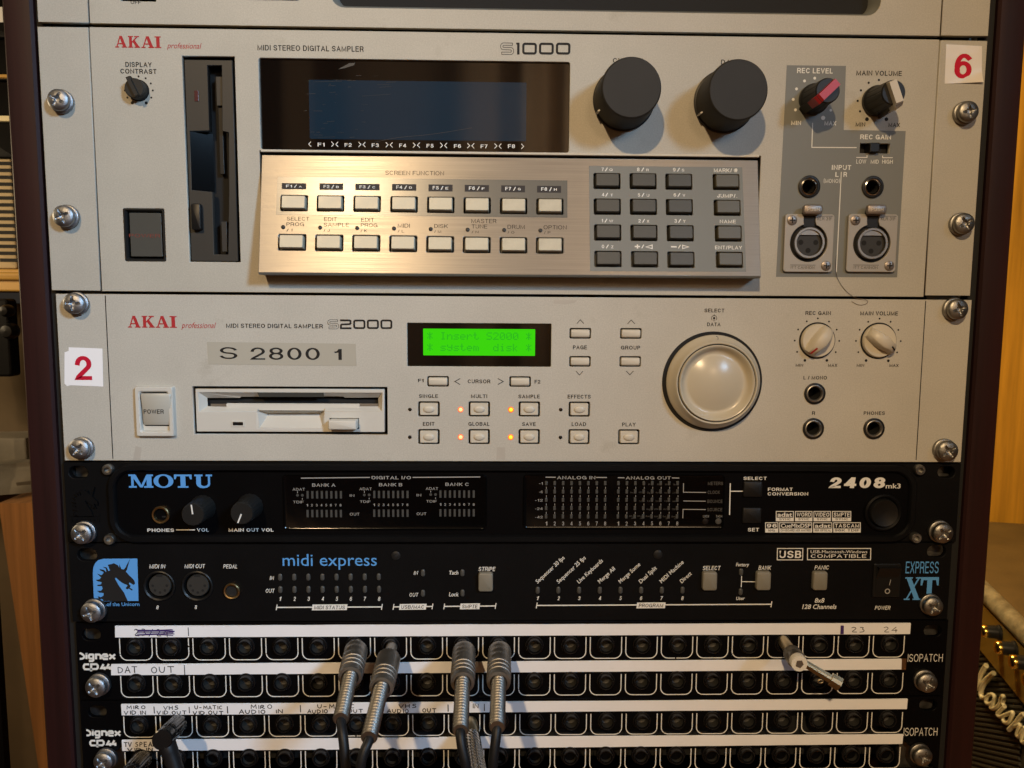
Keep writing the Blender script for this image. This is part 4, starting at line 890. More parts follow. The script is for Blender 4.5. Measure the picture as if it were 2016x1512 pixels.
# level knobs
def flat_knob(name, q, ang, m):
    x, z = F.p(R14(*q))
    k = part(name, MB().lathe([(8.95, .1), (8.95, 1.0), (8.6, 2.2), (8.4, 2.4)], 64), 'plastic_beige', t, 35, (x, z, 0), (0, ang, 0))
    part('knob_gap', MB().lathe([(9.75, .02), (9.75, .16), (9.0, .2)], 64), 'void', k)
    mb = MB(); v = []; f = []
    sec = ((-8.3, 1.5, 3.3, 4.6), (-5, 2.0, 3.4, 7.4), (-1, 3.0, 4.2, 8.4), (3, 2.8, 4.0, 8.2), (6, 2.2, 3.6, 7.2), (8.2, 1.5, 3.0, 5))     # z, top half width, foot half width, height
    rg = [[(-fw, zz, 2.3), (fw, zz, 2.3), (fw*.9, zz, 2.3+(hh-2.3)*.4), (tw, zz, hh-.4), (tw-.5, zz, hh), (-tw+.5, zz, hh), (-tw, zz, hh-.4), (-fw*.9, zz, 2.3+(hh-2.3)*.4)] for zz, tw, fw, hh in sec]
    rg = [[(a, c, e) for a, c, e in r] for r in reversed(rg)]
    part('grip', MB().loft(rg), 'plastic_beige', k, 50)
    part('pointer_line', MB().add([(-.45, -8.45, 2.6), (.45, -8.45, 2.6), (.45, -8.42, 4.7), (.45, -4.6, 7.75), (-.45, -4.6, 7.75), (-.45, -8.42, 4.7)], [(0, 1, 2, 5), (5, 2, 3, 4)]), m, k)
flat_knob('record_gain_knob', (360, 408), math.radians(37), 'red_plastic'); flat_knob('volume_knob', (850, 410), math.radians(-55), 'ink_black')
for x, z in jc: jack(t, x, z, 1.05, 'dull_nickel')
# print
mb = MB(); bx = [(F.p(R10(a, 330))[0], F.p(R10(c, 330))[0]) for a, c in ((977, 1075), (1085, 1183), (1190, 1292), (1298, 1351))]
serif(mb, 'AKAI', bx, F.p(R10(1160, 330))[1], F.p(R10(1160, 240))[1]); part('brand_lettering', mb, 'ink_red', t)
mb = MB(); T(mb, F, R10, 'professional', 1385, 290, 1650, 333, 0, .32); part('brand_lettering', mb, 'ink_red', t)
mb = MB()
T(mb, F, R11, 'MIDI STEREO DIGITAL SAMPLER', 362, 180, 1276, 220, .018)
model_logo(mb, F, R11, (1322, 1426), (('2', 1440, 1546), ('0', 1563, 1678), ('0', 1692, 1805), ('0', 1820, 1932)), 140, 229, .98)
for s, u0, vt, u1, vb in (('F1', 255, 700, 308, 732), ('CURSOR', 724, 706, 938, 742), ('F2', 1356, 710, 1410, 745), ('SINGLE', 263, 846, 443, 880), ('MULTI', 755, 847, 908, 881), ('SAMPLE', 1202, 849, 1405, 884), ('EFFECTS', 1668, 850, 1886, 886), ('EDIT', 300, 1108, 410, 1143), ('GLOBAL', 730, 1108, 930, 1144), ('SAVE', 1238, 1110, 1366, 1145), ('LOAD', 1706, 1110, 1842, 1146), ('PAGE', 1718, 384, 1850, 421)):
    T(mb, F, R12, s, u0, vt, u1, vb, .022)
for s, u0, vt, u1, vb in (('GROUP', 580, 441, 746, 474), ('SELECT', 1300, 121, 1472, 153), ('DATA', 1323, 241, 1440, 273), ('PLAY', 590, 1104, 708, 1137)): T(mb, F, R13, s, u0, vt, u1, vb, .022)
for s, u0, vt, u1, vb in (('REC GAIN', 266, 173, 470, 204), ('MAIN VOLUME', 704, 175, 1006, 207), ('MIN', 188, 594, 248, 617), ('MAX', 447, 594, 521, 618), ('MIN', 676, 595, 736, 618), ('MAX', 938, 596, 1012, 619), ('L / MONO', 250, 691, 438, 720), ('R', 318, 974, 344, 1002), ('PHONES', 732, 975, 902, 1003)): T(mb, F, R14, s, u0, vt, u1, vb, .022)
for c, dx_, dy in ((R12(1788, 142), 33, 36), (R13(669, 218), 31, 33)): pass
for R, u, v, a, c in ((R12, 1788, 142, 33, 36), (R12, 1780, 664, 33, -36), (R13, 669, 219, 31, 33), (R13, 657, 692, 31, -33)): line(mb, F, R, ((u-a, v+c), (u, v), (u+a, v+c)), .35)
line(mb, F, R12, ((653, 697), (602, 725), (653, 754)), .4); line(mb, F, R12, ((1008, 697), (1060, 725), (1008, 754)), .4)
for cx_ in ((366, 231), (277, 255), (455, 256), (208, 320), (517, 321), (181, 409), (537, 411), (200, 499), (509, 501), (860, 233), (769, 258), (948, 258), (700, 322), (1010, 323), (671, 411), (1029, 413), (690, 501), (1000, 503)): dot(mb, F, R14, *cx_, .5)
for cx_ in ((262, 567), (438, 567), (752, 568), (930, 570)): dot(mb, F, R14, *cx_, .75)
x, z = F.p(R13(1384, 203)); mb.disc(x, z, .62, .08); mb.ribbon([(x, z+2.1), (x, z+1.1)], .3, .085); mb.ribbon([(x, z-.5), (x, z-1.7)], .35, .085)
mb.ribbon([(x+1.4*math.cos(math.radians(a)), z+1.4*math.sin(math.radians(a))) for a in range(-50, 231, 20)], .28, .08)
part('legend', mb, 'ink_black', t)
# taped name and number sticker
c4 = [F.p(q) for q in (R11(195, 563), R11(1594, 578), R11(1585, 368), R11(180, 350))]
tp = part('name_tape', MB().loft([[(x, z, d) for x, z in c4] for d in (.02, .14)]), 'tape', t, label='yellowed clear tape label reading S 2800 1')
mb = MB(); T(mb, F, R11, 'S', 300, 400, 470, 512, d=.2, sw=.115); T(mb, F, R11, '2800', 588, 405, 1248, 520, d=.2, sw=.12); T(mb, F, R11, '1', 1380, 418, 1456, 521, d=.2, sw=.13); part('tape_lettering', mb, 'ink_black', tp)
part('paper_underlay', MB().poly([F.p(R10(*q)) for q in ((493, 518), (530, 505), (540, 770), (512, 776), (492, 755))], .08), 'paper_white', t)
sticker(t, F, (R10(525, 479), R10(783, 489), R10(789, 779), R10(521, 769)), 'paper_white', '2', (R10, '2', 571, 546, 706, 729, .035, 0, .24, .165), False, 'white paper sticker with red numeral two')
mb = MB(); mb.poly([F.p(R10(*q)) for q in ((1035, 1232), (1082, 1245), (1070, 1338), (1015, 1338))], .02); mb.poly([F.p(R12(*q)) for q in ((1000, 1345), (1080, 1348), (1078, 1465), (995, 1465))], .02); mb.poly([F.p(R13(*q)) for q in ((0, 48), (205, 48), (180, 72), (90, 84), (0, 78))], .02)
part('tape_residue', mb, 'residue', t)
# ================================================================== black audio interface
UNI = [(480,1232),(520,1232),(512,1214),(480,1218),(474,1190),(500,1200),(520,1186),(522,1165),(486,1162),(468,1146),(500,1146),(514,1128),(508,1108),(476,1108),(466,1098),(500,1092),(506,1074),(476,1070),(455,1056),(490,1052),(502,1034),(484,1022),(468,1004),(504,1018),(520,1000),(520,992),(492,976),(486,966),(520,972),(544,992),(540,966),(514,948),(548,954),(562,984),(574,976),(556,932),(590,924),(606,918),(640,936),(650,956),(652,926),(668,966),(688,970),(697,962),(740,882),(713,976),(704,986),(735,1020),(775,1060),(782,1088),(770,1098),(736,1078),(730,1090),(746,1106),(736,1122),(760,1132),(758,1146),(730,1128),(716,1136),(704,1126),(720,1100),(690,1090),(660,1070),(622,1038),(616,1046),(640,1092),(690,1162),(722,1232)]
Y0, Y1 = 5*U+.4, 6*U-.2
t, F, H = unit('audio_interface', Y0, Y1, 'black rack audio interface with blue capital lettering and two meter windows', 'audio interface')
def slot_o(x, z, w=10.5, h=6.8): return rr_o(x-w/2, x+w/2, z-h/2, z+h/2, h/2-.02, 8)
s1, s2 = F.p(R15(312, 168)), F.p(R18(1862, 166))
plate('front_panel', rect_o(-HW-.7, HW+.2, 0, H), [slot_o(*s1, 10, 6.5), slot_o(*s2, 9.5, 6.2)], 4, 'panel_black', t, bevel=.4)
screw(t, F, R15(322, 688), SCREW_Z); screw(t, F, R18(1848, 678), SCREW_S)
a = F.p((217, 990))[0]; c = F.p((1800, 990))[0]; cx, cz = (a+c)/2, H/2; w, h = c-a, H-.6
mb = MB(); mb.loft([[(cx+x, cz+z, d) for x, z in rrect(w-2*i, h-2*i, max(2, r), 10)] for i, d, r in ((0, 0, 13), (.3, 2.6, 13), (1.0, 3.3, 12.5), (3.2, 3.3, 10), (4.0, 2.4, 9.4), (4.2, .9, 9.2))], False, False)
bz = part('bezel', mb, 'panel_black', t, 35)
fc = part('faceplate', MB().rr(cx, cz, w-8, h-8, 9, .02, .9, .05, 10), 'panel_gloss', t)
for R, u, v in ((R15, 568, 140), (R15, 583, 714), (R18, 1626, 142), (R18, 1596, 702)):
    x, z = F.p(R(u, v)); sc = part('cap_screw', MB().lathe([(2.9, 0), (2.9, 2.3), (2.5, 2.8), (1.5, 2.8), (1.4, 1.0), (.02, 1.0)], 28, (x, z, 0)), 'steel', t, 40)
UX = lambda u, v: F.p(R15(255+(u-433)*.65, 285+(v-880)*.68))
mb = MB(); P = [UX(*q) for q in UNI]; mb.loft([[(x, z, d) for x, z in P] for d in (-.2, 1.3)], False, False); mb.poly(P, 1.3)
mb.ribbon([F.p(R15(*q)) for q in ((250, 519), (494, 517))], 1.6, .6); T(mb, F, R15, 'MOTU', 252, 545, 490, 580, .02, d=.5)
part('raised_emblem', mb, 'panel_black', t)
# meter windows
def window(R, u0, v0, u1, v1, name):
    x0, x1, z0, z1 = bbox(F, R, u0, v0, u1, v1, 1.5)
    mb = MB(); mb.loft([[((x0+x1)/2+x, (z0+z1)/2+z, d) for x, z in rrect(x1-x0-2*i, z1-z0-2*i, 2.6-i*.5, 5)] for i, d in ((0, .9), (.15, 1.5), (.5, 1.75), (.8, 1.5), (1.1, 1.25))], False, True)
    return part(name, mb, 'window_gloss', t, 40)
wA = window(R16, 106, 183, 1800, 646, 'meter_window'); wB = window(R17, 126, 182, 1784, 640, 'meter_window')
DW = 1.34
mb, mbd = MB(), MB()
T(mb, F, R16, 'DIGITAL I/O', 850, 194, 1175, 220, .015, d=DW); line(mb, F, R16, ((268, 211), (836, 205)), .5, DW); line(mb, F, R16, ((1188, 205), (1746, 201)), .5, DW)
LB = mesh_of(MB().box(-.55, .55, -2.0, 2.0, 1.26, 1.5), 'meter_segment', 'led_off')
for k, (u0, dv_) in enumerate(((318, 0), (869, -3), (1416, -6))):
    T(mb, F, R16, 'BANK '+'ABC'[k], u0+42, 255+dv_, u0+234, 281+dv_, .01, d=DW); T(mb, F, R16, 'ADAT', u0-120, 292+dv_, u0-18, 314+dv_, 0, d=DW); T(mb, F, R16, 'TDIF', u0-115, 398+dv_, u0-28, 418+dv_, 0, d=DW)
    for i in range(8):
        u = u0+i*39.3
        T(mb, F, R16, str(i+1), u-7, 424+dv_, u+8, 444+dv_, .005, d=DW)
        for v in (353, 508): x, z = F.p(R16(u, v+dv_), 1.3); put('meter_segment', LB, wA, (x, z, 0))
    for q in (u0-79, u0-39): dot(mbd, F, R16, q, 352+dv_, .75, DW)
    line(mb, F, R16, ((u0-79, 320+dv_), (u0-79, 335+dv_)), .3, DW); line(mb, F, R16, ((u0-39, 376+dv_), (u0-39, 388+dv_)), .3, DW)
    if k < 2: T(mb, F, R16, 'IN', u0+352, 344+dv_, u0+390, 364+dv_, 0, d=DW); T(mb, F, R16, 'OUT', u0+352, 497+dv_, u0+432, 519+dv_, .005, d=DW)
part('meter_legend', mb, 'ink_dim', wA); part('meter_dots', mbd, 'led_off', wA)
mb, mbf = MB(), MB()
T(mb, F, R17, 'ANALOG IN', 403, 194, 720, 220, .012, d=DW); T(mb, F, R17, 'ANALOG OUT', 970, 196, 1342, 222, .012, d=DW)
for q in (((310, 203), (393, 204)), ((727, 205), (815, 206)), ((906, 207), (960, 208)), ((1352, 209), (1412, 210))): line(mb, F, R17, q, .5, DW)
LC = mesh_of(MB().rr(0, 0, 1.35, 2.3, .3, 1.26, 1.55, .15), 'meter_segment', 'led_off')
for k, s in enumerate(('-1', '-6', '-12', '-24', '-42')):
    v = 254+k*69.3; wd = 30 if len(s) < 3 else 62; T(mb, F, R17, s, 286-wd, v-9, 286, v+11, 0, d=DW)
    for i in range(8):
        for u in (317+i*69.6-k*.5, 914+i*69.8-k*1.4):
            x, z = F.p(R17(u, 257+k*68.8), 1.3); put('meter_segment', LC, wB, (x, z, 0))
            if k < 4: xx, zz = F.p(R17(u, 291+k*68.8)); mb.box(xx-.13, xx+.13, zz-.55, zz+.55, 1.3, DW)
for i in range(8):
    for u in (315+i*69.3, 907+i*69.6): T(mb, F, R17, str(i+1), u-8, 569, u+9, 601, .01, d=DW)
for s, u0, v in (('METERS', 1648, 268), ('CLOCK', 1646, 341), ('BOUNCE', 1644, 416), ('SOURCE', 1642, 484)): T(mbf, F, R17, s, u0, v-27, u0+(100 if s == 'CLOCK' else 124), v, .01, d=DW)
for s, u, v in (('44', 1163, 268), ('48', 1237, 268), ('88', 1304, 269), ('96', 1372, 270), ('Int', 1023, 335), ('PCI', 1092, 336), ('Dig', 1160, 337), ('Wrd', 1228, 337), ('Vid', 1300, 338), ('LTC', 1370, 338), ('1-2', 1090, 406), ('3-4', 1158, 406), ('5-6', 1228, 407), ('7-8', 1300, 407), ('L&R', 1368, 408), ('Anlg', 1156, 473), ('SPDIF', 1222, 473), ('ADAT', 1294, 474), ('TDIF', 1366, 474), ('All in', 1018, 530), ('All in', 1086, 530), ('Mixed', 1154, 531), ('Bank', 1222, 532), ('Bank', 1292, 533), ('Bank', 1364, 534), ('+4', 1026, 547), ('-10', 1096, 548), ('A', 1238, 549), ('B', 1308, 550), ('C', 1378, 551)):
    wd = 6+6.0*len(s); T(mbf, F, R17, s, u-wd/2, v-13, u+wd/2, v, -.004, d=DW)
line(mb, F, R17, ((1447, 253), (1446, 327), (1632, 329)), .4, DW); line(mb, F, R17, ((1445, 399), (1630, 401)), .4, DW); line(mb, F, R17, ((1441, 542), (1443, 468), (1630, 470)), .4, DW)
T(mb, F, R17, 'LOCK', 1608, 516, 1658, 535, -.003, d=DW); T(mb, F, R17, 'TACH', 1714, 516, 1764, 535, -.003, d=DW)
part('meter_legend', mb, 'ink_dim', wB); part('meter_legend', mbf, 'ink_faint', wB)
for u in (1632, 1740): x, z = F.p(R17(u, 572), 1.4); part('status_lamp', MB().lathe([(1.7, 1.2), (1.6, 1.6), (.02, 1.9)], 20, (x, z, 0)), 'led_off' if u > 1700 else 'led_dark', wB, 40)
# face print
FD = 1.0
mb = MB(); bx = [(F.p(R15(q, 290))[0], F.p(R15(e, 290))[0]) for q, e in ((738, 940), (942, 1106), (1112, 1258), (1280, 1426))]
serif(mb, 'MOTU', bx, F.p(R15(1080, 291))[1], F.p(R15(1080, 182))[1], FD); part('brand_lettering', mb, 'ink_blue', t)
mb = MB()
T(mb, F, R15, 'PHONES', 890, 628, 1110, 655, .02, d=FD); T(mb, F, R15, 'VOL', 1298, 626, 1397, 653, .02, d=FD); line(mb, F, R15, ((1126, 639), (1282, 639)), .5, FD); T(mb, F, R15, 'MAIN OUT VOL', 1560, 626, 1930, 653, .02, d=FD)
T(mb, F, R18, 'SELECT', 178, 201, 370, 227, .02, d=FD); T(mb, F, R18, 'FORMAT', 380, 291, 584, 318, .02, d=FD); T(mb, F, R18, 'CONVERSION', 378, 329, 712, 355, .02, d=FD); T(mb, F, R18, 'SET', 214, 623, 306, 652, .02, d=FD)
line(mb, F, R18, ((70, 255), (64, 516)), .55, FD); line(mb, F, R18, ((70, 320), (176, 320)), .5, FD+.01)
T(mb, F, R18, '2408', 878, 206, 1345, 294, .045, .06, d=FD, sw=.21); T(mb, F, R18, 'mk3', 1352, 258, 1474, 296, .01, d=FD)
blk = MB()
for s, s2, u0, u1, v0, vm, v1 in (('adat', 'SYNC', 449, 591, 487, 538, 565), ('WORD', 'SYNC', 607, 744, 487, 538, 565), ('VIDEO', 'SYNC', 760, 896, 487, 538, 565), ('SMPTE', 'SYNC', 912, 1064, 487, 538, 565), ('96', 'kHz', 361, 463, 580, 628, 658), ('CueMixDSP', 'ON-BOARD MIX MATRIX', 477, 742, 580, 628, 658), ('adat', '96K OPTICAL', 757, 908, 580, 628, 658), ('TASCAM', '96K TDIF', 923, 1143, 580, 628, 658)):
    line(mb, F, R18, ((u0, v0), (u1, v0), (u1, v1), (u0, v1)), .4, FD, True); x0, x1, z0, z1 = bbox(F, R18, u0, vm, u1, v1); mb.rect(x0, x1, z0, z1, FD+.01)
    T(mb, F, R18, s, u0+10, v0+9, u1-10, vm-8, .02, d=FD); T(blk, F, R18, s2, u0+(24 if len(s2) < 6 else 8), vm+4, u1-(24 if len(s2) < 6 else 8), v1-6, .01, d=FD+.05)
part('legend', mb, 'ink_white', t); part('badge_lettering', blk, 'ink_black', t)
x, z = F.p(R15(988, 522), 2.5); j = part('jack_socket', MB().lathe([(4.7, .8), (4.7, 2.2), (4.3, 2.6), (3.6, 2.5), (3.3, 1.4), (3.2, -6)], 36, (x, z, 0), cap=False), 'socket_gold', t, 40); part('socket_bore', MB().disc(x, z, 3.4, -5.6).box(x+.3, x+2.6, z-1.6, z-.9, -2, 1.0), 'void', j)
def round_knob(q, ang):
    x, z = F.p(R15(*q), 15); fl = lambda a, d: 1-(.03 if d < 13 and math.cos(a*18) > .5 else 0)
    k = part('level_knob', MB().lathe([(7.0, 1), (6.6, 3), (6.0, 14.2), (5.5, 15)], 90, rf=fl), 'knob_black', t, 30, (x, z, 0), (0, ang, 0))
    part('pointer_line', MB().box(-.35, .35, .4, 5.4, 14.9, 15.08), 'ink_white', k)
round_knob((1258, 520), math.radians(-6)); round_knob((1662, 508), math.radians(203))
for q in ((262, 307), (254, 524)):
    x0, x1, z0, z1 = bbox(F, R18, q[0]-76, q[1]-63, q[0]+76, q[1]+66, 2); part('square_button', MB().rr((x0+x1)/2, (z0+z1)/2, x1-x0, z1-z0, 1.0, .8, 2.2, .5), 'button_black', t, 40)
x, z = F.p(R18(1338, 500), 2)
pwk = part('power_button', MB().lathe([(10.4, .9), (10.2, 2.6), (9.3, 3.2), (8.3, 2.6), (8.1, 1.2)], 48, (x, z, 0), cap=False), 'panel_black', t, 40)
mb = MB(); mb.lathe([(7.9, 1.0), (7.6, 3.5), (7.2, 4.2), (4, 3.2), (.05, 2.9)], 48, (x, z, 0)); part('rocker', mb, 'button_black', pwk, 40)

# ================================================================== MIDI interface
Y0, Y1 = 6*U+.3, 7*U-.3
t, F, H = unit('midi_interface', Y0, Y1, 'black rack MIDI interface with blue unicorn emblem and small oval indicators', 'midi interface')
xl = (F.p((136, 1080))[0]+F.p((141.4, 1220))[0])/2; xr = (F.p((1873, 1075))[0]+F.p((1866.5, 1220))[0])/2
s1, s2 = F.p(R15(385, 858)), F.p(R18(1780, 830))
din = [F.p(R15(985, 1105)), F.p(R15(1298, 1105))]
plate('front_panel', rect_o(xl, xr, 0, H), [slot_o(s1[0], s1[1]+.6), slot_o(s2[0], s2[1]+.6)]+[circ_o(*q, 7.6) for q in din], 3, 'panel_black', t, bevel=.25)
screw(t, F, R15(408, 1336), SCREW_Z); screw(t, F, R18(1772, 1288), SCREW_S)
# emblem
P = [F.p(R15(*q)) for q in ((441, 1235), (810, 1230), (800, 880), (520, 882), (480, 892), (452, 916), (437, 950), (432, 1000))]
em = part('unicorn_emblem', MB().poly(P, .06), 'ink_blue', t)
part('emblem_silhouette', MB().poly([F.p(R15(*q)) for q in UNI], .10), 'ink_black', em)
mb = MB(); T(mb, F, R15, 'Mark of the Unicorn', 440, 1243, 818, 1272, .012); part('emblem_lettering', mb, 'ink_blue', em)
for (x, z) in din:
    dn = part('din_socket', MB().lathe([(8.4, 0), (8.4, .8), (7.9, 1.1), (7.2, .6), (7.0, -4)], 44, (x, z, 0), cap=False), 'button_black', t, 40)
    part('din_insert', MB().lathe([(6.0, -3), (6.0, -.4), (5.7, 0), (.02, 0)], 40, (x, z, 0)), 'dark_plastic', dn, 40)
    mb = MB()
    for a in (-90, -135, -45, 180, 0): mb.disc(x+3.8*math.cos(math.radians(a)), z+3.8*math.sin(math.radians(a)), .75, .05, 12)
    mb.box(x-1.6, x+1.6, z+4.9, z+6.1, .02, .06); part('pin_hole', mb, 'void', dn)
x, z = F.p(R15(1578, 1152), 1.5); j = part('jack_socket', MB().lathe([(4.4, -.5), (4.4, 1.4), (4.0, 1.8), (3.4, 1.6), (3.2, .6), (3.1, -6)], 36, (x, z, 0), cap=False), 'socket_gold', t, 40); part('socket_bore', MB().disc(x, z, 3.3, .1).box(x+.3, x+2.4, z-1.5, z-.8, .12, .2), 'void', j)
OV = mesh_of(MB().rr(0, 0, 2.25, 3.9, 1.1, -.3, .7, .4, 5), 'indicator', 'led_off', 50)
ind = [(R16, 91+i*116.5, 1034-i*.5) for i in range(8)]+[(R16, 93+i*116.5, 1136-i*.4) for i in range(8)]+[(R16, 1272, 998), (R16, 1272, 1166), (R16, 1598, 997), (R16, 1599, 1164)]+[(R17, 246+i*171, 1141-i*.2) for i in range(8)]+[(R18, 163, 990), (R18, 159, 1154)]
for R, u, v in ind: x, z = F.p(R(u, v)); put('indicator', OV, t, (x, z, 0))
for R, u, v in ((R16, 1790, 1078), (R17, 1671, 1070), (R18, 352, 1068), (R18, 820, 1068)):
    x, z = F.p(R(u, v), 2.5); part('square_button', MB().rr(x, z, 7.9, 10.4, 1.3, -.5, 2.8, .6), 'button_grey', t, 40)
mb = MB(); T(mb, F, R16, 'midi express', 112, 842, 890, 940, .0); part('model_lettering', mb, 'ink_blue', t)
mb = MB(); T(mb, F, R18, 'EXPRESS', 1522, 905, 1794, 1002, .0)
part('model_lettering', mb, 'ink_blue', t)
mb = MB(); serif(mb, 'XT', [(F.p(R18(1508, 1220))[0], F.p(R18(1648, 1220))[0]), (F.p(R18(1640, 1220))[0], F.p(R18(1788, 1220))[0])], F.p(R18(1640, 1222))[1], F.p(R18(1640, 1034))[1], .06); part('model_lettering', mb, 'ink_blue', t)
mb, mk = MB(), MB(); sh = .18
for R, s, u0, vt, u1, vb in ((R15, 'MIDI IN', 898, 928, 1034, 962), (R15, 'MIDI OUT', 1190, 926, 1362, 960), (R15, 'PEDAL', 1510, 928, 1626, 962), (R15, '8', 957, 1268, 978, 1300), (R15, '8', 1274, 1266, 1294, 1298), (R16, 'IN', 4, 1025, 42, 1057), (R15, 'OUT', 1862, 1130, 1936, 1163),
    (R16, 'IN', 1195, 983, 1232, 1014), (R16, 'OUT', 1160, 1164, 1234, 1195), (R16, 'Tach', 1488, 981, 1564, 1012), (R16, 'Lock', 1486, 1160, 1566, 1192), (R16, 'STRIPE', 1730, 949, 1872, 984), (R17, 'SELECT', 1610, 941, 1758, 976), (R18, 'Factory', 121, 916, 230, 944), (R18, 'User', 123, 1196, 193, 1222), (R18, 'BANK', 306, 939, 413, 974), (R18, 'PANIC', 770, 937, 890, 971), (R18, '8x8', 772, 1208, 852, 1244), (R18, '128 Channels', 668, 1260, 952, 1296), (R18, 'POWER', 1268, 1271, 1398, 1303)): T(mb, F, R, s, u0, vt, u1, vb, .012, sh)
for i in range(8): T(mb, F, R16, str(i+1), 84+i*116.5, 1196, 104+i*116.5, 1230, .012, sh); T(mb, F, R17, str(i+1), 238+i*170.6, 1192, 258+i*170.6, 1224, .012, sh)
for s, u, v, l in (('Sequencer 30 fps', 246, 1088, 310), ('Sequencer 25 fps', 420, 1088, 310), ('Live Keyboards', 588, 1088, 274), ('Merge All', 760, 1088, 178), ('Merge Some', 930, 1088, 228), ('Dual Split', 1098, 1088, 185), ('MIDI Machine', 1270, 1086, 252), ('Direct', 1438, 1086, 114)):
    x, z = F.p(R17(u, v)); k_ = F.p(R17(u+100, v))[0]-x; write(mb, s, x, x+l*k_/100, z, z+33*k_/100, .08, .008, .12, math.radians(44))
for R, u0, u1, v, s, b0, b1 in ((R16, 62, 932, 1284, 'MIDI STATUS', 353, 648), (R16, 1028, 1350, 1280, 'USB/MAC', 1074, 1302), (R16, 1447, 1872, 1276, 'SMPTE', 1576, 1744), (R17, 238, 2178, 1268, 'PROGRAM', 1062, 1304)):
    v2 = v-(10 if s == 'PROGRAM' else 4)
    line(mb, F, R, ((u0, v), (u1, v2)), .65, .07); line(mb, F, R, ((u0+4, v-24), (u0-4, v+24)), .5, .085); line(mb, F, R, ((u1+4, v2-24), (u1-4, v2+24)), .5, .085)
    mb.poly([F.p(R(*q)) for q in ((b0, v+24), (b1-6, v+22), (b1, v-26), (b0+6, v-24))], .10); T(mk, F, R, s, b0+18, v-15, b1-20, v+15, .012, .15, d=.14)
line(mb, F, R18, ((168, 1025), (165, 1116)), .45); line(mb, F, R18, ((168, 1071), (282, 1072)), .45, .09)
line(mb, F, R18, ((464, 797), (674, 797), (672, 891), (462, 891)), .45, .08, True); line(mb, F, R18, ((713, 797), (1236, 797), (1234, 890), (712, 890)), .45, .08, True)
T(mb, F, R18, 'USB', 478, 816, 660, 876, .02); T(mb, F, R18, 'USB-Macintosh-Windows', 738, 812, 1206, 836, .0); T(mb, F, R18, 'COMPATIBLE', 740, 845, 1198, 874, .005)
part('legend', mb, 'ink_white', t); part('badge_lettering', mk, 'ink_black', t)
x0, x1, z0, z1 = bbox(F, R18, 1256, 918, 1466, 1195); ps = part('power_switch', MB().rr((x0+x1)/2, (z0+z1)/2, x1-x0, z1-z0, .8, 0, 1.2, .4), 'button_black', t)
part('rocker', MB().add([(x0+1.5, z0+1.5, 1.3), (x1-1.5, z0+1.5, 1.3), (x1-1.5, (z0+z1)/2+2, 1.6), (x0+1.5, (z0+z1)/2+2, 1.6), (x1-1.5, z1-1.5, 4.6), (x0+1.5, z1-1.5, 4.6), (x0+1.5, z1-1.3, 1.2), (x1-1.5, z1-1.3, 1.2)], [(0, 1, 2, 3), (3, 2, 4, 5), (5, 4, 7, 6)]), 'button_black', ps)
mb = MB(); x, z = F.p(R18(1361, 1141)); mb.ringflat(x, z, .95, 1.5, 1.75); x, z = F.p(R18(1380, 1067)); mb.ribbon([(x-.3, z-1.6), (x+.3, z+1.6)], .35, 2.1); part('rocker_mark', mb, 'ink_dim', ps)
for R, u, v in ((R16, 1048, 856), (R17, 1240, 846)):
    x, z = F.p(R(u, v)); sc = part('chassis_screw', MB().lathe([(2.5, -.2), (2.4, .4), (1.6, .7), (.02, .8)], 24, (x, z, 0)), 'knob_black', t, 40); part('screw_recess', MB().box(x-1.1, x+1.1, z-.25, z+.25, .6, .86).box(x-.25, x+.25, z-1.1, z+1.1, .6, .865), 'void', sc)

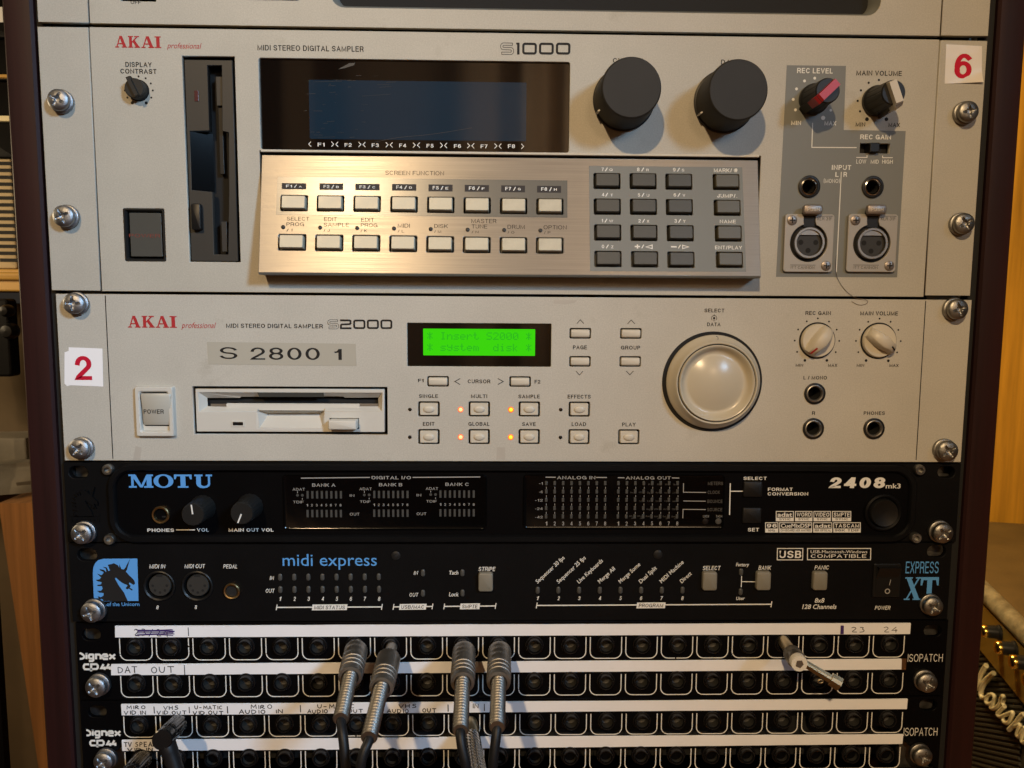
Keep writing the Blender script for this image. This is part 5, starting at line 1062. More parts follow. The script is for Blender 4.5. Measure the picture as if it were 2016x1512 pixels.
# ================================================================== patchbays
SOCK = mesh_of(MB().lathe([(5.3, 0), (5.3, .8), (5.0, 1.2), (4.5, 1.3), (4.3, 1.8), (4.15, 3.0), (3.9, 3.4), (3.5, 3.3), (3.2, 2.6), (3.1, 1.4), (3.05, -7)], 36, cap=False), 'jack_socket', 'rubber', 40)
BORE = mesh_of(MB().lathe([(3.09, 2.2), (3.07, -.5), (2.9, -2.6), (2.1, -3.0), (.05, -3.2)], 24, cap=False), 'socket_bore', 'dark_plastic', 50)
for p_ in BORE.polygons: p_.flip()
def patchbay(yu, label, rows, strips, logo, iso, slots, scr):
    Y0, Y1 = yu*U+.25, (yu+1)*U-.25
    t, F, H = unit('patchbay', Y0, Y1, label, 'patchbay')
    (a0, a1, va), (b0, b1, vb) = rows
    ss = [F.p(q) for q in slots]
    cs = []
    for (pa, pb_) in ((a0, a1), (b0, b1)):
        A, Bq = Vector(F.p(pa, 3.3)), Vector(F.p(pb_, 3.3)); cs.append([A+(Bq-A)*(i/21) for i in range(22)])
    pn = plate('front_panel', rect_o(-HW+1.2, HW-1.0, 0, H), [slot_o(x, z+.8, 10, 6.8) for x, z in ss]+[circ_o(p.x, p.y, 4.6, 20) for r in cs for p in r], 2.6, 'panel_gloss', t, bevel=.2)
    for q, me in zip(scr, (SCREW_Z, SCREW_S)): screw(t, F, q, me)
    mb = MB()
    for r, st in zip(cs, strips):
        zt = F.p(st[0])[1]-.6; zb = F.p(st[1])[1]
        for p in r:
            w, rd = 8.7, 3.9
            pts = [(p.x-w, zt)]+[(p.x-w+rd-rd*math.cos(math.radians(q)), zb+rd-rd*math.sin(math.radians(q))) for q in range(0, 91, 15)]+[(p.x+w-rd+rd*math.sin(math.radians(q)), zb+rd-rd*math.cos(math.radians(q))) for q in range(0, 91, 15)]+[(p.x+w, zt)]
            if random.random() < .32:      # chipped print
                L_, R_ = pts[:], []; k = random.randint(1, len(pts)-2); a, c = Vector(pts[k]), Vector(pts[k+1]); m = a.lerp(c, .4); m2 = a.lerp(c, .4+min(.3, .8/max(.5, (c-a).length)))
                mb.ribbon(pts[:k+1]+[tuple(m)], .52, .06); mb.ribbon([tuple(m2)]+pts[k+1:], .52, .06)
            else: mb.ribbon(pts, .52, .06)
            s = put('jack_socket', SOCK, t, (p.x+random.uniform(-.15, .15), p.y+random.uniform(-.15, .15), random.uniform(-.25, .25)), (random.uniform(-.03, .03), random.uniform(0, 6), random.uniform(-.03, .03))); put('socket_bore', BORE, s)
    part('jack_outline', mb, 'ink_white', t)
    return t, F, cs
def strip(t, F, tl, tr, br, bl, name='label_strip'):
    P = [F.p(q) for q in (bl, br, tr, tl)]
    n = 30; top = []; bot = []
    for i in range(n+1):
        a = i/n; top.append((P[3][0]*(1-a)+P[2][0]*a, P[3][1]*(1-a)+P[2][1]*a+random.uniform(-.08, .08))); bot.append((P[0][0]*(1-a)+P[1][0]*a, P[0][1]*(1-a)+P[1][1]*a+random.uniform(-.06, .06)))
    mb = MB(); v = []; f = []
    for (x, z), (x2, z2) in zip(top, bot): v += [(x2, z2, .06), (x2, z2+.15, .5), (x, z-.25, .7), (x, z, .06)]
    for i in range(n): f += [(i*4+k, (i+1)*4+k, (i+1)*4+k+1, i*4+k+1) for k in range(3)]
    f += [(0, 1, 2, 3), (n*4+3, n*4+2, n*4+1, n*4)]
    return part(name, mb.add(v, f), 'paper', t)
HD = .78
def signex(t, F, R, ox, oy, k=1.0):
    mb = MB(); q = lambda u, v: F.p(R(ox+u*k, oy+v*k)); w = 1.15*k
    def L(*pts, w=w, s=False): P = [q(*p) for p in pts]; mb.ribbon(smooth2(P) if s else P, w, .06+.003*(len(mb.v) % 7))
    L((0, 6), (22, 14), (40, 30), (40, 48), (24, 58), (2, 58), s=True)                       # S
    L((62, 18), (62, 60)); L((62, 6), (62, 11))
    L((126, 20), (92, 20), (84, 30), (84, 46), (92, 56), (122, 56)); L((124, 16), (124, 70), (116, 78), (84, 78))
    L((148, 62), (148, 20), (178, 20), (190, 30), (190, 62))
    L((208, 38), (250, 36), (250, 26), (242, 18), (218, 18), (208, 28), (208, 48), (218, 60), (256, 60))
    L((268, 18), (320, 60)); L((320, 18), (268, 60))
    L((86, 108), (48, 108), (38, 120), (38, 140), (48, 152), (86, 152)); L((104, 170), (104, 108), (152, 106), (164, 118), (164, 138), (154, 150), (84, 152))
    L((216, 106), (196, 142), (232, 142)); L((226, 128), (226, 158)); L((264, 104), (244, 140), (282, 140)); L((274, 126), (274, 156))
    part('maker_lettering', mb, 'ink_white', t)
t, F, cs = patchbay(7, 'black patchbay with white label strips, handwritten DAT OUT on the lower one', ((R19(835, 402), R23(822, 372), 0), (R19(845, 732), R23(810, 695), 0)), ((R19(1000, 297), R19(1000, 502)), (R19(1000, 637), R19(1000, 836))), None, None, (R19(458, 285), R23(1192, 250)), (R19(485, 765), R23(1165, 725)))
s = strip(t, F, R19(676, 190), R23(990, 165), R23(984, 266), R19(676, 297))
mb = MB(); hand(mb, F, R19, '23/24', 850, 215, 1180, 278, .4, HD); hand(mb, F, R19, '|', 1334, 212, 1350, 270, .4, HD); hand(mb, F, R23, '23', 452, 200, 600, 245, .35, HD); hand(mb, F, R23, '24', 742, 200, 892, 245, .35, HD); part('handwriting', mb, 'ink_pen', s)
mb = MB()
for i in range(9): v0 = 222+i*6; line(mb, F, R19, ((870+random.uniform(-15, 15), v0+random.uniform(-4, 4)), (1050, v0+random.uniform(-5, 5)), (1200+random.uniform(-15, 15), v0+random.uniform(-6, 4))), .42, HD+.05+.006*i)
for i in range(4): line(mb, F, R23, ((362+i*6, 184), (360+i*6, 262)), .75, HD+.05+.006*i)
part('handwriting', mb, 'ink_violet', s)
s = strip(t, F, R19(640, 536), R23(908, 488), R23(906, 586), R19(640, 637))
mb = MB(); hand(mb, F, R19, 'DAT', 706, 556, 890, 612, .45, HD); hand(mb, F, R19, 'OUT', 1002, 556, 1225, 612, .45, HD); hand(mb, F, R19, '|', 1300, 552, 1316, 618, .4, HD); part('handwriting', mb, 'ink_pen', s)
part('strip_holder', MB().rect(*bbox(F, R23, 908, 488, 950, 590)[:4], .05), 'chrome', t)
signex(t, F, R19, 352, 432)
mb = MB(); T(mb, F, R23, 'ISOPATCH', 965, 447, 1280, 516, -.008); part('model_lettering', mb, 'ink_white', t)
PB1, FP1 = t, F
t, F, cs2 = patchbay(8, 'black patchbay with label strips handwritten MIRO, VHS and U-MATIC', ((R19(872, 1108), R23(806, 1055), 0), (R19(882, 1415), R23(785, 1372), 0)), ((R19(1000, 1000), R19(1000, 1197)), (R19(1000, 1322), R19(1000, 1525))), None, None, (R19(512, 980), R23(1152, 918)), (R19(552, 1440), R23(1118, 1392)))
s = strip(t, F, R19(730, 897), R23(962, 848), R23(955, 942), R19(735, 998))
mb = MB()
for R, st, u0, vt, u1, vb in ((R19, 'MIRO', 785, 908, 965, 938), (R19, 'VID.IN', 760, 952, 972, 988), (R19, 'VHS', 1115, 908, 1265, 942), (R19, 'VID.OUT', 1055, 955, 1330, 986), (R19, 'U-MATIC', 1395, 908, 1655, 940), (R19, 'VID.OUT', 1380, 956, 1662, 988), (R20, 'MIRO', 70, 900, 275, 935), (R19, 'AUDIO', 1795, 945, 2045, 980), (R20, 'IN', 288, 942, 375, 975), (R20, 'U-MATIC', 668, 898, 1015, 932), (R20, 'AUDIO', 578, 942, 770, 976), (R20, 'OUT', 945, 938, 1085, 970), (R20, 'VHS', 1400, 893, 1580, 926), (R20, 'AUDIO', 1295, 938, 1500, 972), (R20, 'OUT', 1612, 932, 1745, 968), (R21, 'IN', 412, 888, 485, 930)): hand(mb, F, R, st, u0, vt, u1, vb, .42, HD)
for R, u, v in ((R19, 1034, 948), (R19, 1350, 945), (R19, 1694, 945), (R20, 518, 938), (R20, 1846, 928), (R21, 198, 928), (R21, 524, 924)): hand(mb, F, R, '|', u-8, v-22, u+8, v+22, .45, HD)
part('handwriting', mb, 'ink_pen', s)
s = strip(t, F, R19(736, 1219), R20(1936, 1196), R20(1938, 1300), R19(740, 1320))
mb = MB(); hand(mb, F, R19, 'TV SPEAK', 758, 1236, 1060, 1276, .45, HD); hand(mb, F, R19, 'VID.IN', 790, 1288, 1035, 1316, .45, HD); part('handwriting', mb, 'ink_pen', s)
s = strip(t, F, R21(110, 1192), R23(922, 1168), R23(915, 1256), R21(110, 1300))
signex(t, F, R19, 412, 1125, .96)
mb = MB(); T(mb, F, R23, 'ISOPATCH', 928, 1112, 1232, 1184, -.008); part('model_lettering', mb, 'ink_white', t)
PB2, FP2 = t, F

# ================================================================== plugs and cables (in the patchbay frame)
def frame_M(p0, p1):
    z = (p1-p0).normalized(); x = Vector((1, 0, 0)); x = (x-z*x.dot(z)).normalized(); y = z.cross(x)
    return Matrix(((x.x, y.x, z.x, p0.x), (x.y, y.y, z.y, p0.y), (x.z, y.z, z.z, p0.z), (0, 0, 0, 1)))
def cable_thing(name, label, cat, F, group=None):
    return thing(name, F.o.x, -F.o.z, F.o.y, label, cat, group)
def patch_lead(F, base, end, dmax, cab, label, bodym, d0=3.0, neck=True, bl=.42):
    p0 = Vector((*F.p(base, d0), d0)); p1 = Vector((*F.p(end, dmax), dmax)); L = (p1-p0).length
    t = cable_thing('patch_lead', label, 'patch cable', F, 'patch leads plugged into the top row of jacks')
    M = frame_M(p0, p1); nk = 8.5 if neck else 1.0
    Lb = L*bl+nk
    part('plug_tip', MB().lathe([(3.1, -6), (3.1, nk+1)], 24, M=M), 'dull_nickel', t, 40)
    kn = lambda a, d: 1+(.03*math.cos(a*26+d*4.5) if nk+3 < d < Lb-13 else 0)
    pr = [(3.0, nk-1), (4.0, nk), (5.9, nk+3.0)]
    n = 22
    for i in range(n): pr.append((6.15, nk+3.4+(Lb-13.2-nk-3)*i/(n-1)))
    for g in range(3): z = Lb-12.4+g*3.6; pr += [(6.15, z), (6.35, z+.25), (6.35, z+.5), (5.95, z+.7), (5.95, z+2.8)]
    pr += [(6.1, Lb-1.2), (5.9, Lb), (4.4, Lb+.2), (4.3, Lb-2)]
    part('plug_body', MB().lathe(pr, 52, M=M, rf=kn), bodym, t, 50)
    # coiled spring relief
    mb = MB(); prof = []; z = Lb-2; p = 2.3
    while z < L:
        for a, r in ((0, 2.3), (.22, 3.3), (.5, 3.8), (.78, 3.3)): prof.append((r, z+a*p))
        z += p
    mb.lathe(prof, 36, M=M); part('spring_sleeve', mb, 'bright_coil', t, 20)
    ax = (p1-p0).normalized()
    pts = [tuple(p1-ax*6), tuple(p1-ax*1.5), tuple(p1+ax*1.2+Vector((0, -1.5, 0)))]
    for px, d in cab: pts.append((*F.p(px, d), d))
    lx, lz, ld = pts[-1]; pts += [(lx+2, lz-60, ld-8), (lx+3, lz-160, ld-25), (lx+2, lz-(FLOOR-F.o.y)*.0-300, ld-30)]
    zf = -(FLOOR-F.o.y)+2.6
    pts += [(lx, zf+60, ld-20), (lx+5, zf+4, ld), (lx+30, zf+.5, ld+40), (lx+80, zf+.5, ld+60)]
    part('cable', MB().tube(smooth3(pts, 2), 2.3, 12), 'cable_rubber', t, 60)
    return t
patch_lead(FP1, (703, 1272), (671.5, 1413), 66, [((676, 1452), 72), ((681, 1512), 76)], 'grey plug with spring sleeve and black cable, plugged without a neck showing', 'dull_nickel', neck=False, bl=.46)
patch_lead(FP1, (771, 1274), (727, 1450), 80, [((716, 1480), 84), ((707, 1520), 86)], 'grey plug with thin neck showing and spring sleeve, leaning left', 'dull_nickel', bl=.40)
patch_lead(FP1, (914, 1274), (906.5, 1438), 76, [((910, 1475), 80), ((920, 1515), 82)], 'nickel plug with spring sleeve crossing in front of the braided plug', 'dull_nickel', neck=False, bl=.46)
patch_lead(FP1, (984, 1274), (978.8, 1428), 72, [((974, 1470), 76), ((969, 1515), 78)], 'nickel plug with spring sleeve, right beside the two plain jack positions', 'dull_nickel', neck=False, bl=.48)
# bright knurled plug below
F = FP2
t = cable_thing('braided_plug', 'shiny knurled braided metal plug half hidden behind a spring sleeve', 'plug', F)
p0 = Vector((*F.p((925, 1428), 3), 3)); p1 = Vector((*F.p((944, 1535), 46), 46)); M = frame_M(p0, p1); L = (p1-p0).length
part('plug_collar', MB().lathe([(4.4, -2), (4.4, 9), (4.0, 9.5)], 32, M=M), 'brass', t, 40)  # brass here is the barrel's shaded end, shade put into the colour
kn = lambda a, d: 1+.035*math.cos(a*14+d*2.4)
part('braided_body', MB().lathe([(4.0, 9)]+[(4.3, 9.3+i*.5) for i in range(int((L-10)/.5))]+[(3.6, L)], 84, M=M, rf=kn), 'chrome', t, 60)
# black angled plugs
def angled(F, base, front, dfront, tail, label, r=5.1):
    t = cable_thing('angled_plug', label, 'plug', F, 'black angled plugs in the left jack columns')
    p0 = Vector((*F.p(base, 3), 3)); p1 = Vector((*F.p(front, dfront), dfront)); M = frame_M(p0, p1); L = (p1-p0).length
    rib = lambda a, d: 1-(.05 if (d < L-7 and math.cos(a*11) > .55) else 0)
    part('plug_tip', MB().lathe([(3.1, -5), (3.1, 2)], 24, M=M), 'dull_nickel', t, 40)
    part('plug_body', MB().lathe([(3.5, 0), (r-.5, .8), (r, 2.4)]+[(r, 2.4+(L-9-2.4)*i/6) for i in range(1, 7)]+[(r-.45, L-7.6), (r, L-7), (r, L-.6), (r-.5, L)], 88, M=M, rf=rib), 'rubber', t, 35)
    ax = (p1-p0).normalized(); c0 = p1-ax*5.2
    pts = [tuple(c0)]+[(*F.p(q, d), d) for q, d in tail]
    P = smooth3(pts, 2); n = len(P); rd = []
    for i in range(n):
        a = i/(n-1); rd.append(4.6-.9*a-(.35 if (.28 < a < .62 and int(a*60) % 2) else 0))
    part('strain_relief', MB().tube(P, 4, 20, rad=rd), 'cable_rubber', t, 40)
    e = P[-1]; zf = -(FLOOR-F.o.y)+2.6
    part('cable', MB().tube(smooth3([P[-3], e, (e[0]+2, e[1]-40, e[2]-4), (e[0]+4, e[1]-160, e[2]-20), (e[0]+2, zf+50, e[2]-10), (e[0], zf+2, e[2]+10), (e[0]-40, zf+.4, e[2]+50)], 2), 2.4, 12), 'cable_rubber', t, 60)
angled(FP2, (352, 1424), (319, 1457), 33, [((330, 1470), 30), ((342, 1500), 31), ((352, 1540), 33), ((356, 1575), 35)], 'black ribbed angled plug under the handwritten VHS label')
angled(FP2, (283, 1494), (246, 1536), 34, [((250, 1556), 32), ((262, 1590), 33), ((270, 1630), 35)], 'black ribbed angled plug under the handwritten TV label')
# bare jack plug without its cover
F = FP1
t = cable_thing('bare_jack_plug', 'bare brass jack plug without cover, white insulator and solder tag sticking out', 'plug', F)
p0 = Vector((*F.p((1545, 1266), 4), 4)); p1 = Vector((*F.p((1574, 1307), 29), 29)); M = frame_M(p0, p1); L = (p1-p0).length
part('plug_sleeve', MB().lathe([(3.1, -6), (3.1, L*.42), (4.2, L*.46)], 32, M=M), 'brass', t, 40)
part('plug_collar', MB().lathe([(3.6, L*.42), (4.6, L*.5)]+[(4.7-(.3 if i % 2 else 0), L*.52+i*.55) for i in range(9)]+[(4.5, L*.52+5.6), (4.9, L*.78), (4.6, L*.86)], 40, M=M), 'dull_nickel', t, 40)
ins = part('insulator', MB().lathe([(4.3, L*.82), (4.35, L-.6), (4.1, L), (.05, L)], 40, M=M), 'nylon', t, 40)
mb = MB(); mb.loft([[tuple(M @ Vector((x*1.0, y*1.0, zz))) for x, y in ((-1.9, -1.2), (.4, -2.3), (2.1, -.2), (1.2, 1.9), (-1.4, 1.7))] for zz in (L-.5, L+.25)]); part('centre_pin', mb, 'dull_nickel', ins)
e0 = Vector((*F.p((1584, 1306), 27), 27)); e1 = Vector((*F.p((1655, 1349), 33), 33)); dv2 = (e1-e0).normalized(); sd = dv2.cross(Vector((0, 0, 1))).normalized(); up = sd.cross(dv2)
if up.z < 0: up = -up
def bar(a, c, wa, wc, th): return [[tuple(p+sd*s*w+up*(hh-.5*abs(s)*.8)) for s, hh in ((-1, 0), (-.5, th*.6), (0, th), (.5, th*.6), (1, 0), (0, -.4))] for p, w in ((a, wa), (c, wc))]
tg = part('solder_tag', MB().loft(bar(e0, e1-dv2*5, 2.0, 2.3, .9)), 'brass', t)
part('crimp', MB().loft(bar(e1-dv2*5.2, e1, 3.4, 3.6, 1.6)), 'brass', tg)
cc = e0+(e1-e0)*.58-sd*0+Vector((-2.0, -3.4, -1)); part('eyelet', MB().tube([tuple(cc+Vector((1.35*math.cos(a*.5236), .95*math.sin(a*.5236), 0))) for a in range(13)], .42, 8, False), 'brass', tg, 60)

# loose hair
Fh = Frame(0, 0, 3*U)
t = thing('hair_strand', 0, 0, 3*U, 'thin loose hair lying across the gap below the microphone sockets', 'hair')
pts = [(*Fh.p(R9(*q), d), d) for q, d in (((572, 870), 2.6), ((566, 960), 2.4), ((575, 1040), .5), ((630, 1130), .4), ((700, 1190), .4), ((740, 1205), .5), ((790, 1205), .9), ((820, 1225), .6), ((800, 1248), .3), ((745, 1256), .25), ((690, 1225), .25))]
part('strand', MB().tube(smooth3(pts, 2), .11, 6), 'hair_brown', t, 60)
# ================================================================== guitar amplifier behind, on the right
AY = 436.0                                   # level of its top (mm below the sampler's top edge)
amp = thing('guitar_amplifier', 500, -335, FLOOR, 'brown guitar amplifier with gold control panel, white script logo and ribbed grille', 'amplifier')
amp.rotation_euler = (0, 0, 0)
AA = math.radians(14.5)
amp.rotation_euler = (0, 0, -AA)
# amp local mm: x' = along depth behind its face, z' = up, d' = along its length towards the viewer
HT = FLOOR-AY
AO = Vector((500, FLOOR, 335))               # cam space origin
ca, sa = math.cos(AA), math.sin(AA)
ex = Vector((ca, 0, -sa)); ed = Vector((-sa, 0, -ca))   # ed: towards the viewer
def ap(q, off=0):                            # pixel on the amplifier's face (x' = -off) -> (d', z')
    r = ray(*q); o = AO-ex*off; P = CAM+r*((o-CAM).dot(ex)/r.dot(ex)); v = P-AO
    return (v.dot(ed), FLOOR-P.y)
LEN0, LEN1 = -330, 190
body = part('cabinet', MB().loft([[(x, z, d) for x, z in ((4, 0), (300, 0), (300, HT-16), (296, HT-5), (284, HT), (14, HT), (4, HT-4))] for d in (LEN0, LEN1)]), 'vinyl_brown', amp, 40)
part('rolled_edge', MB().tube([(3, HT-10, LEN0), (3, HT-10, -100), (3, HT-10, 0), (3, HT-10, LEN1)], 9.5, 20), 'vinyl_highlight', amp, 60)
zp0 = ap((1965, 1318))[1]; zp1 = HT-20
gp = part('control_panel', MB().rr(0, 0, LEN1-LEN0-12, zp1-zp0, 1, 0, 3, .5), 'gold_panel', amp)
def face(o, dmid, zmid):                     # lay a flat piece (x right, z up, d out) on the amplifier's face
    o.rotation_euler = (0, 0, math.radians(-90)); o.location = (.0005, -dmid*.001, zmid*.001)
face(gp, (LEN0+LEN1)/2, (zp0+zp1)/2)
for q in ((1931, 1242), (1959, 1274), (1988, 1302), (2014, 1338)):
    dd, zz = ap(q, 20)
    k = part('control_knob', MB().lathe([(7.6, 2), (7.6, 5), (6.6, 6), (6.2, 15), (6.0, 16)], 40), 'knob_black', amp, 40); face(k, dd, zz)
    part('knob_cap', MB().lathe([(6.3, 15.5), (6.4, 17), (5.8, 19.6), (4.6, 20.6), (.05, 21)], 40), 'gold_knob', k, 50)
a, c = ap((2000, 1243), 3), ap((2020, 1262), 3)
sl = part('panel_slot', MB().rr(0, 0, 22, 4, 1.8, 2, 3.6, .3), 'void', amp); face(sl, (a[0]+c[0])/2, (a[1]+c[1])/2)
# grille: cloth with diagonal ribs
g = part('grille', MB().box(LEN0+8, LEN1-8, 20, zp0-4, -4, -2), 'grille_cloth', amp); g.rotation_euler = (0, 0, math.radians(-90)); g.location = (.001, 0, 0)
# rib direction measured between two points seen on one rib
A1, A2 = Vector(ap((1915, 1440))), Vector(ap((2010, 1456))); rd = (A2-A1).normalized(); nr_ = Vector((-rd.y, rd.x))
pitch = abs((Vector(ap((1960, 1461.0)))-Vector(ap((1960, 1450.5)))).dot(nr_))
mb = MB(); c0 = Vector(ap((1960, 1420)))
dlo, dhi, zlo, zhi = -75, 60, zp0-150, zp0-4
for i in range(-40, 60):
    o_ = c0+nr_*(pitch*i); seg = []
    for s in range(-60, 61): 
        p = o_+rd*(s*3.0)
        if dlo < p.x < dhi and zlo < p.y < zhi: seg.append(p)
    if len(seg) > 1: mb.tube([(seg[0].x, seg[0].y, -1.6), (seg[-1].x, seg[-1].y, -1.6)], pitch*.36, 6)
rb = part('grille_ribs', mb, 'grille_cloth', amp, 60, kind='stuff'); rb.rotation_euler = (0, 0, math.radians(-90)); rb.location = (.001, 0, 0)
# script logo
LG = Z(1856, 1180, 729/160)
def lg(*P, r=2.0, lift=2.5):
    return [(*ap(LG(*q), lift), lift) for q in P]
mb = MB()
for P, r in (([(395, 592), (352, 660), (330, 760), (322, 812)], 2.6), ([(325, 805), (380, 730), (462, 662)], 2.5), ([(440, 680), (372, 760), (342, 840), (360, 885)], 2.4), ([(360, 885), (400, 880), (420, 855), (455, 850), (478, 880), (460, 925), (415, 945), (390, 920), (402, 880)], 1.9), ([(470, 890), (455, 960), (430, 975), (470, 985), (520, 940), (530, 880), (548, 862), (560, 890), (540, 925), (560, 960)], 1.9), ([(560, 960), (520, 1000), (490, 1030), (520, 1060), (560, 1040)], 1.9), ([(560, 1040), (610, 1020), (640, 1010), (622, 1060), (600, 1110), (560, 1110), (548, 1080)], 1.9), ([(600, 1170), (660, 1110), (715, 1035), (740, 1030)], 2.2), ([(640, 1140), (680, 1130), (705, 1120), (690, 1160), (668, 1220), (690, 1240), (720, 1190), (745, 1150)], 1.9), ([(745, 1150), (720, 1230), (715, 1280), (740, 1290), (780, 1240)], 1.9), ([(780, 1240), (830, 1200), (860, 1190), (830, 1300), (800, 1360), (840, 1370), (900, 1260), (960, 1240), (920, 1420)], 1.9)):
    mb.tube(smooth3(lg(*P), 2), r, 10)
lo = part('script_logo', mb, 'logo_white', amp, 60); lo.rotation_euler = (0, 0, math.radians(-90)); lo.location = (-.0005, 0, 0)

# ================================================================== things seen past the rack's left side
def on(q, Zin):
    r = ray(*q); P = CAM+r*((Zin-CAM.z)/r.z); return (P.x, P.y)
def lbox(name, label, cat, m, q0, q1, Zin, depth, grow=90, bev=2.0, group=None):
    x0, y0 = on(q0, Zin); x1, y1 = on(q1, Zin); x0 -= grow
    t = thing(name, (x0+x1)/2, -Zin, y1, label, cat, group)
    part('body', MB().rr(0, (y1-y0)/2, x1-x0, y1-y0, 2, -depth, 0, bev), m, t, 30)
    return t, x0, x1, y0, y1
ZB = 260
# pine shelf carrying the things in the upper left
x1, y0 = on((66, 530), ZB); _, y1 = on((66, 574), ZB)
sh = thing('wooden_shelf', x1-200, -ZB, FLOOR, 'yellow pine shelf unit with one thick board behind the rack side', 'shelf')
part('board', MB().rr(0, FLOOR-(y0+y1)/2, 420, y1-y0, 1.5, -230, 0, 1.5), 'shelf_yellow', sh)
part('board_moulding', MB().rr(0, FLOOR-y0-6, 424, 7, 3, -4, 5, 2), 'shelf_yellow', sh, 40)
part('upright', MB().box(-208, -190, 0, FLOOR-y1-.2, -230, -4), 'shelf_yellow', sh); part('upright', MB().box(186, 204, 0, FLOOR-y1-.2, -230, -160), 'shelf_yellow', sh)
# vented beige case
t, x0, x1, y0, y1 = lbox('vented_case', 'beige equipment case with a row of black vent slots, standing on the pine shelf', 'equipment case', 'case_beige', (0, 312), (34, 529.5), ZB+20, 180)
vs_ = mesh_of(MB().box(-13, 2, -1.5, 1.5, -1, .35), 'vent_slot', 'void')
n = 15
for i in range(n):
    xa, ya = on((17+i*.95, 322+i*13.6), ZB+20); put('vent_slot', vs_, t, (xa-(x0+x1)/2, y1-ya, 0))
# black units stacked on it
tops = [((0, 160), (30, 311)), ((0, 76), (28, 158)), ((0, -30), (26, 74))]
labs = ('black equipment box with a pale front strip, on the vented beige case', 'black equipment box with an orange front edge, second above the vented case', 'black equipment box with a white tag, topmost of the stack')
for (q0, q1), lb in zip(tops, labs):
    t, x0, x1, y0, y1 = lbox('equipment_box', lb, 'equipment box', 'panel_black', q0, q1, ZB+24, 170, group='black boxes stacked on the vented case')
    xx = (x0+x1)/2
    if lb == labs[0]:
        a = on((0, 230), ZB+24); c = on((24, 240), ZB+24); part('front_strip', MB().box(a[0]-60-xx, c[0]-xx, y1-c[1], y1-a[1], 0, 4), 'logo_white', t)
    elif lb == labs[1]:
        a = on((0, 149), ZB+24); c = on((24, 155), ZB+24); part('front_edge', MB().box(a[0]-60-xx, c[0]-xx, y1-c[1], y1-a[1], 0, 4), 'shelf_yellow', t)
    else:
        a = on((0, 14), ZB+24); c = on((7, 44), ZB+24); part('tag', MB().box(a[0]-10-xx, c[0]-xx, y1-c[1], y1-a[1], 0, .6), 'paper', t)
# tan cloth case hanging below the shelf
ZC = 330
x1, y0 = on((64, 578), ZC); _, y1 = on((64, 905), ZC)
t = thing('soft_case', x1-120, -ZC, FLOOR, 'tan soft fabric case standing upright under the pine shelf', 'bag')
mb = MB(); rg = []
for k in range(14):
    a = k/13; z = (FLOOR-y1-60)+(y1-y0+50)*a; rg.append([(x*(1-.10*math.sin(a*7+1)**2), z, d*(1+.12*math.sin(a*9))-60) for x, d in rrect(250, 120, 34, 5)])
part('fabric_body', mb.loft([[(x, 0, d) for x, _, d in rg[0]]]+rg), 'cloth_tan', t, 60)
# black stand mixer with two round feet, hanging in front of it
ZD = 240
x1, y1 = on((19, 742), ZD); x0, y0 = on((0, 588), ZD)
t = thing('black_stand', (x0+x1)/2-30, -ZD, FLOOR, 'black metal stand with two glossy round knobs, against the tan case', 'stand')
part('post', MB().rr((x1-x0)/2+2, (FLOOR-y1+FLOOR-y0)/2, 60, y1-y0, 3, -12, 0, 2), 'panel_black', t)
part('foot_post', MB().box(-6, 6, 0, FLOOR-y1+1, -10, -2), 'panel_black', t)
for q, r in (((8, 612), 5), ((14, 652), 6.5)):
    a = on(q, ZD-10); part('round_knob', MB().lathe([(r*.7, 0), (r, 3), (r, 8), (r*.7, 12), (.05, 13)], 32, (a[0]-((x0+x1)/2-30), FLOOR-a[1], 0)), 'button_black', t, 50)
# grey-beige box and crumpled bag
t, x0, x1, y0, y1 = lbox('storage_box', 'dull beige storage box beside the crumpled bag', 'box', 'bag_beige', (0, 862), (55, 930), 300, 160)
lg_ = MB().box(-100, 60, 0, FLOOR-y1, -150, -8)
part('base', MB().box(-(x1-x0)/2+4, (x1-x0)/2-4, -(FLOOR-y1), 0, -150, -6), 'cloth_tan', t)
x1, y0 = on((58, 922), 262); _, y1 = on((58, 978), 262)
t = thing('crumpled_bag', x1-70, -262, y1, 'crumpled pale paper bag on the pine board behind the rack', 'bag')
mb = MB(); n, m = 16, 8; v = []; f = []
for j in range(m+1):
    for i in range(n):
        a = 2*math.pi*i/n; e = j/m; k_ = 1+random.uniform(-.07, .07); v.append((75*math.cos(a)*k_*(1-.25*e), (y1-y0)*e+random.uniform(-1, 1)*(0 < j < m), 32*math.sin(a)*k_*(1-.3*e)-34))
for j in range(m):
    for i in range(n): f.append((j*n+i, j*n+(i+1) % n, (j+1)*n+(i+1) % n, (j+1)*n+i))
f += [tuple(range(m*n, m*n+n)), tuple(reversed(range(n)))]
part('paper', mb.add(v, f), 'bag_beige', t, 30)
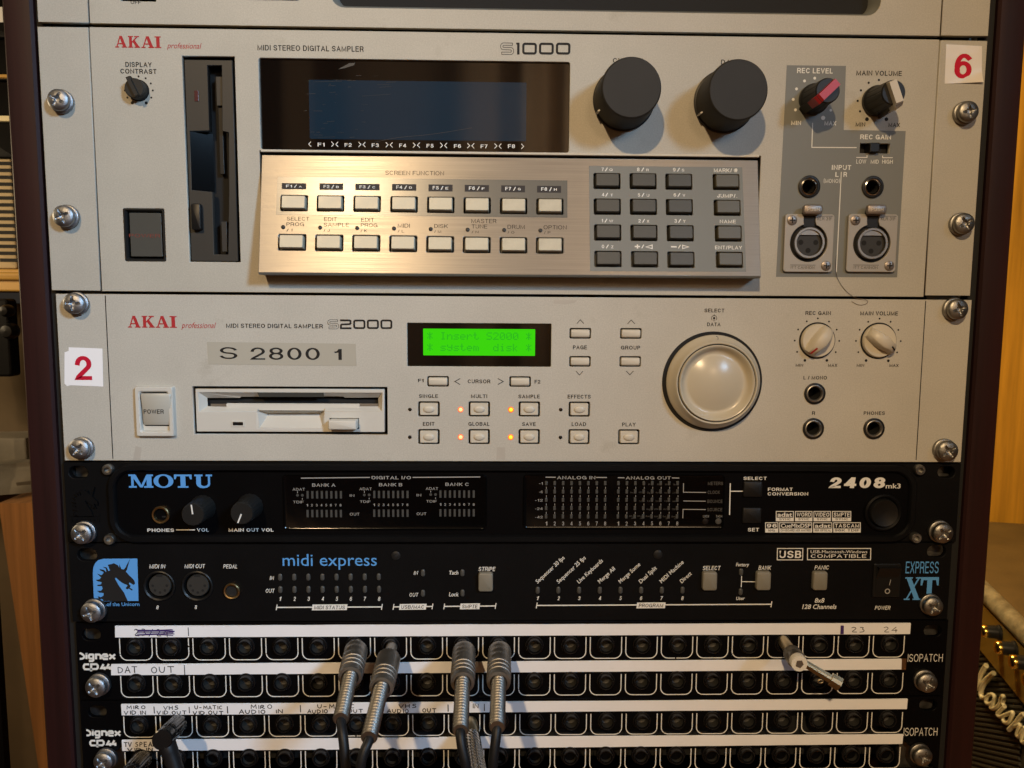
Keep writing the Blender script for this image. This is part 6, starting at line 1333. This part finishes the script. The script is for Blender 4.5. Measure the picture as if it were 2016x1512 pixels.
# pine board standing beside the rack, leaning
A, B_, C_, D_ = on((0, 1012), 240), on((74, 1500), 240), on((110, 1500), 240), on((66, 1000), 240)
t = thing('pine_board', B_[0], -240, FLOOR, 'pine board standing on edge just behind the left side of the rack', 'board')
# its left edge leans: carry the edge lines on to the floor and up behind the rack
def ext(p, q, y): k = (y-p[1])/(q[1]-p[1]); return (p[0]+(q[0]-p[0])*k, y)
bl = ext(A, B_, FLOOR); tl_ = ext(A, B_, y1+.0); br = (bl[0]+80, FLOOR); tr = (tl_[0]+110, y1)
mb = MB().loft([[(x-B_[0], FLOOR-y, d) for x, y in (bl, br, tr, tl_)] for d in (-90, 0)]); part('plank', mb, 'pine', t)
# light-coloured machine on the floor, far left
t = thing('floor_machine', -640, -560, FLOOR, 'rounded grey-beige machine on a black base, low on the pine floor', 'machine')
xa, ya = on((46, 1300), 560); xb, yb = on((46, 1415), 560)
part('shell', MB().rr(xa+640-150, FLOOR-(ya+yb)/2+12, 300, abs(yb-ya)-20, 30, -160, 0, 14), 'bag_beige', t, 40)
part('base', MB().rr(xa+640-150, (FLOOR-yb+24)/2, 312, FLOOR-yb+24, 8, -170, 4, 6), 'knob_black', t, 40)
part('shell_seam', MB().ribbon([(xa+640-60, FLOOR-ya-30), (xa+640-20, FLOOR-ya-34), (xa+640-16, FLOOR-yb+40), (xa+640-60, FLOOR-yb+36)], 2.5, .6), 'key_grey', t)

# unseen pleated curtain, added behind the viewer for the display glass to mirror
cu = thing('curtain', 0, 2450, FLOOR, 'pale pleated curtain out of view, added for the big display window to mirror', 'curtain')
mb = MB(); n = 260; v = []; f = []; ph = 0
for i in range(n+1):
    x = -1300+2600*i/n; am = 55*(.35+.65*math.sin(x*.0031+1.2)**2); ph += 2600/n*(.030+.016*math.sin(x*.0047)); off = am*math.sin(ph)
    v += [(x, 12, off*1.15), (x+off*.15, 1150, off), (x, 2300, off*.7)]
for i in range(n): f += [(i*3+k, i*3+k+1, (i+1)*3+k+1, (i+1)*3+k) for k in range(2)]
part('fabric', mb.add(v, f), 'curtain_cloth', cu, 80)
part('curtain_rail', MB().tube([(-1320, 2310, 0), (0, 2310, 0), (1320, 2310, 0)], 14, 12), 'brass', cu, 60)
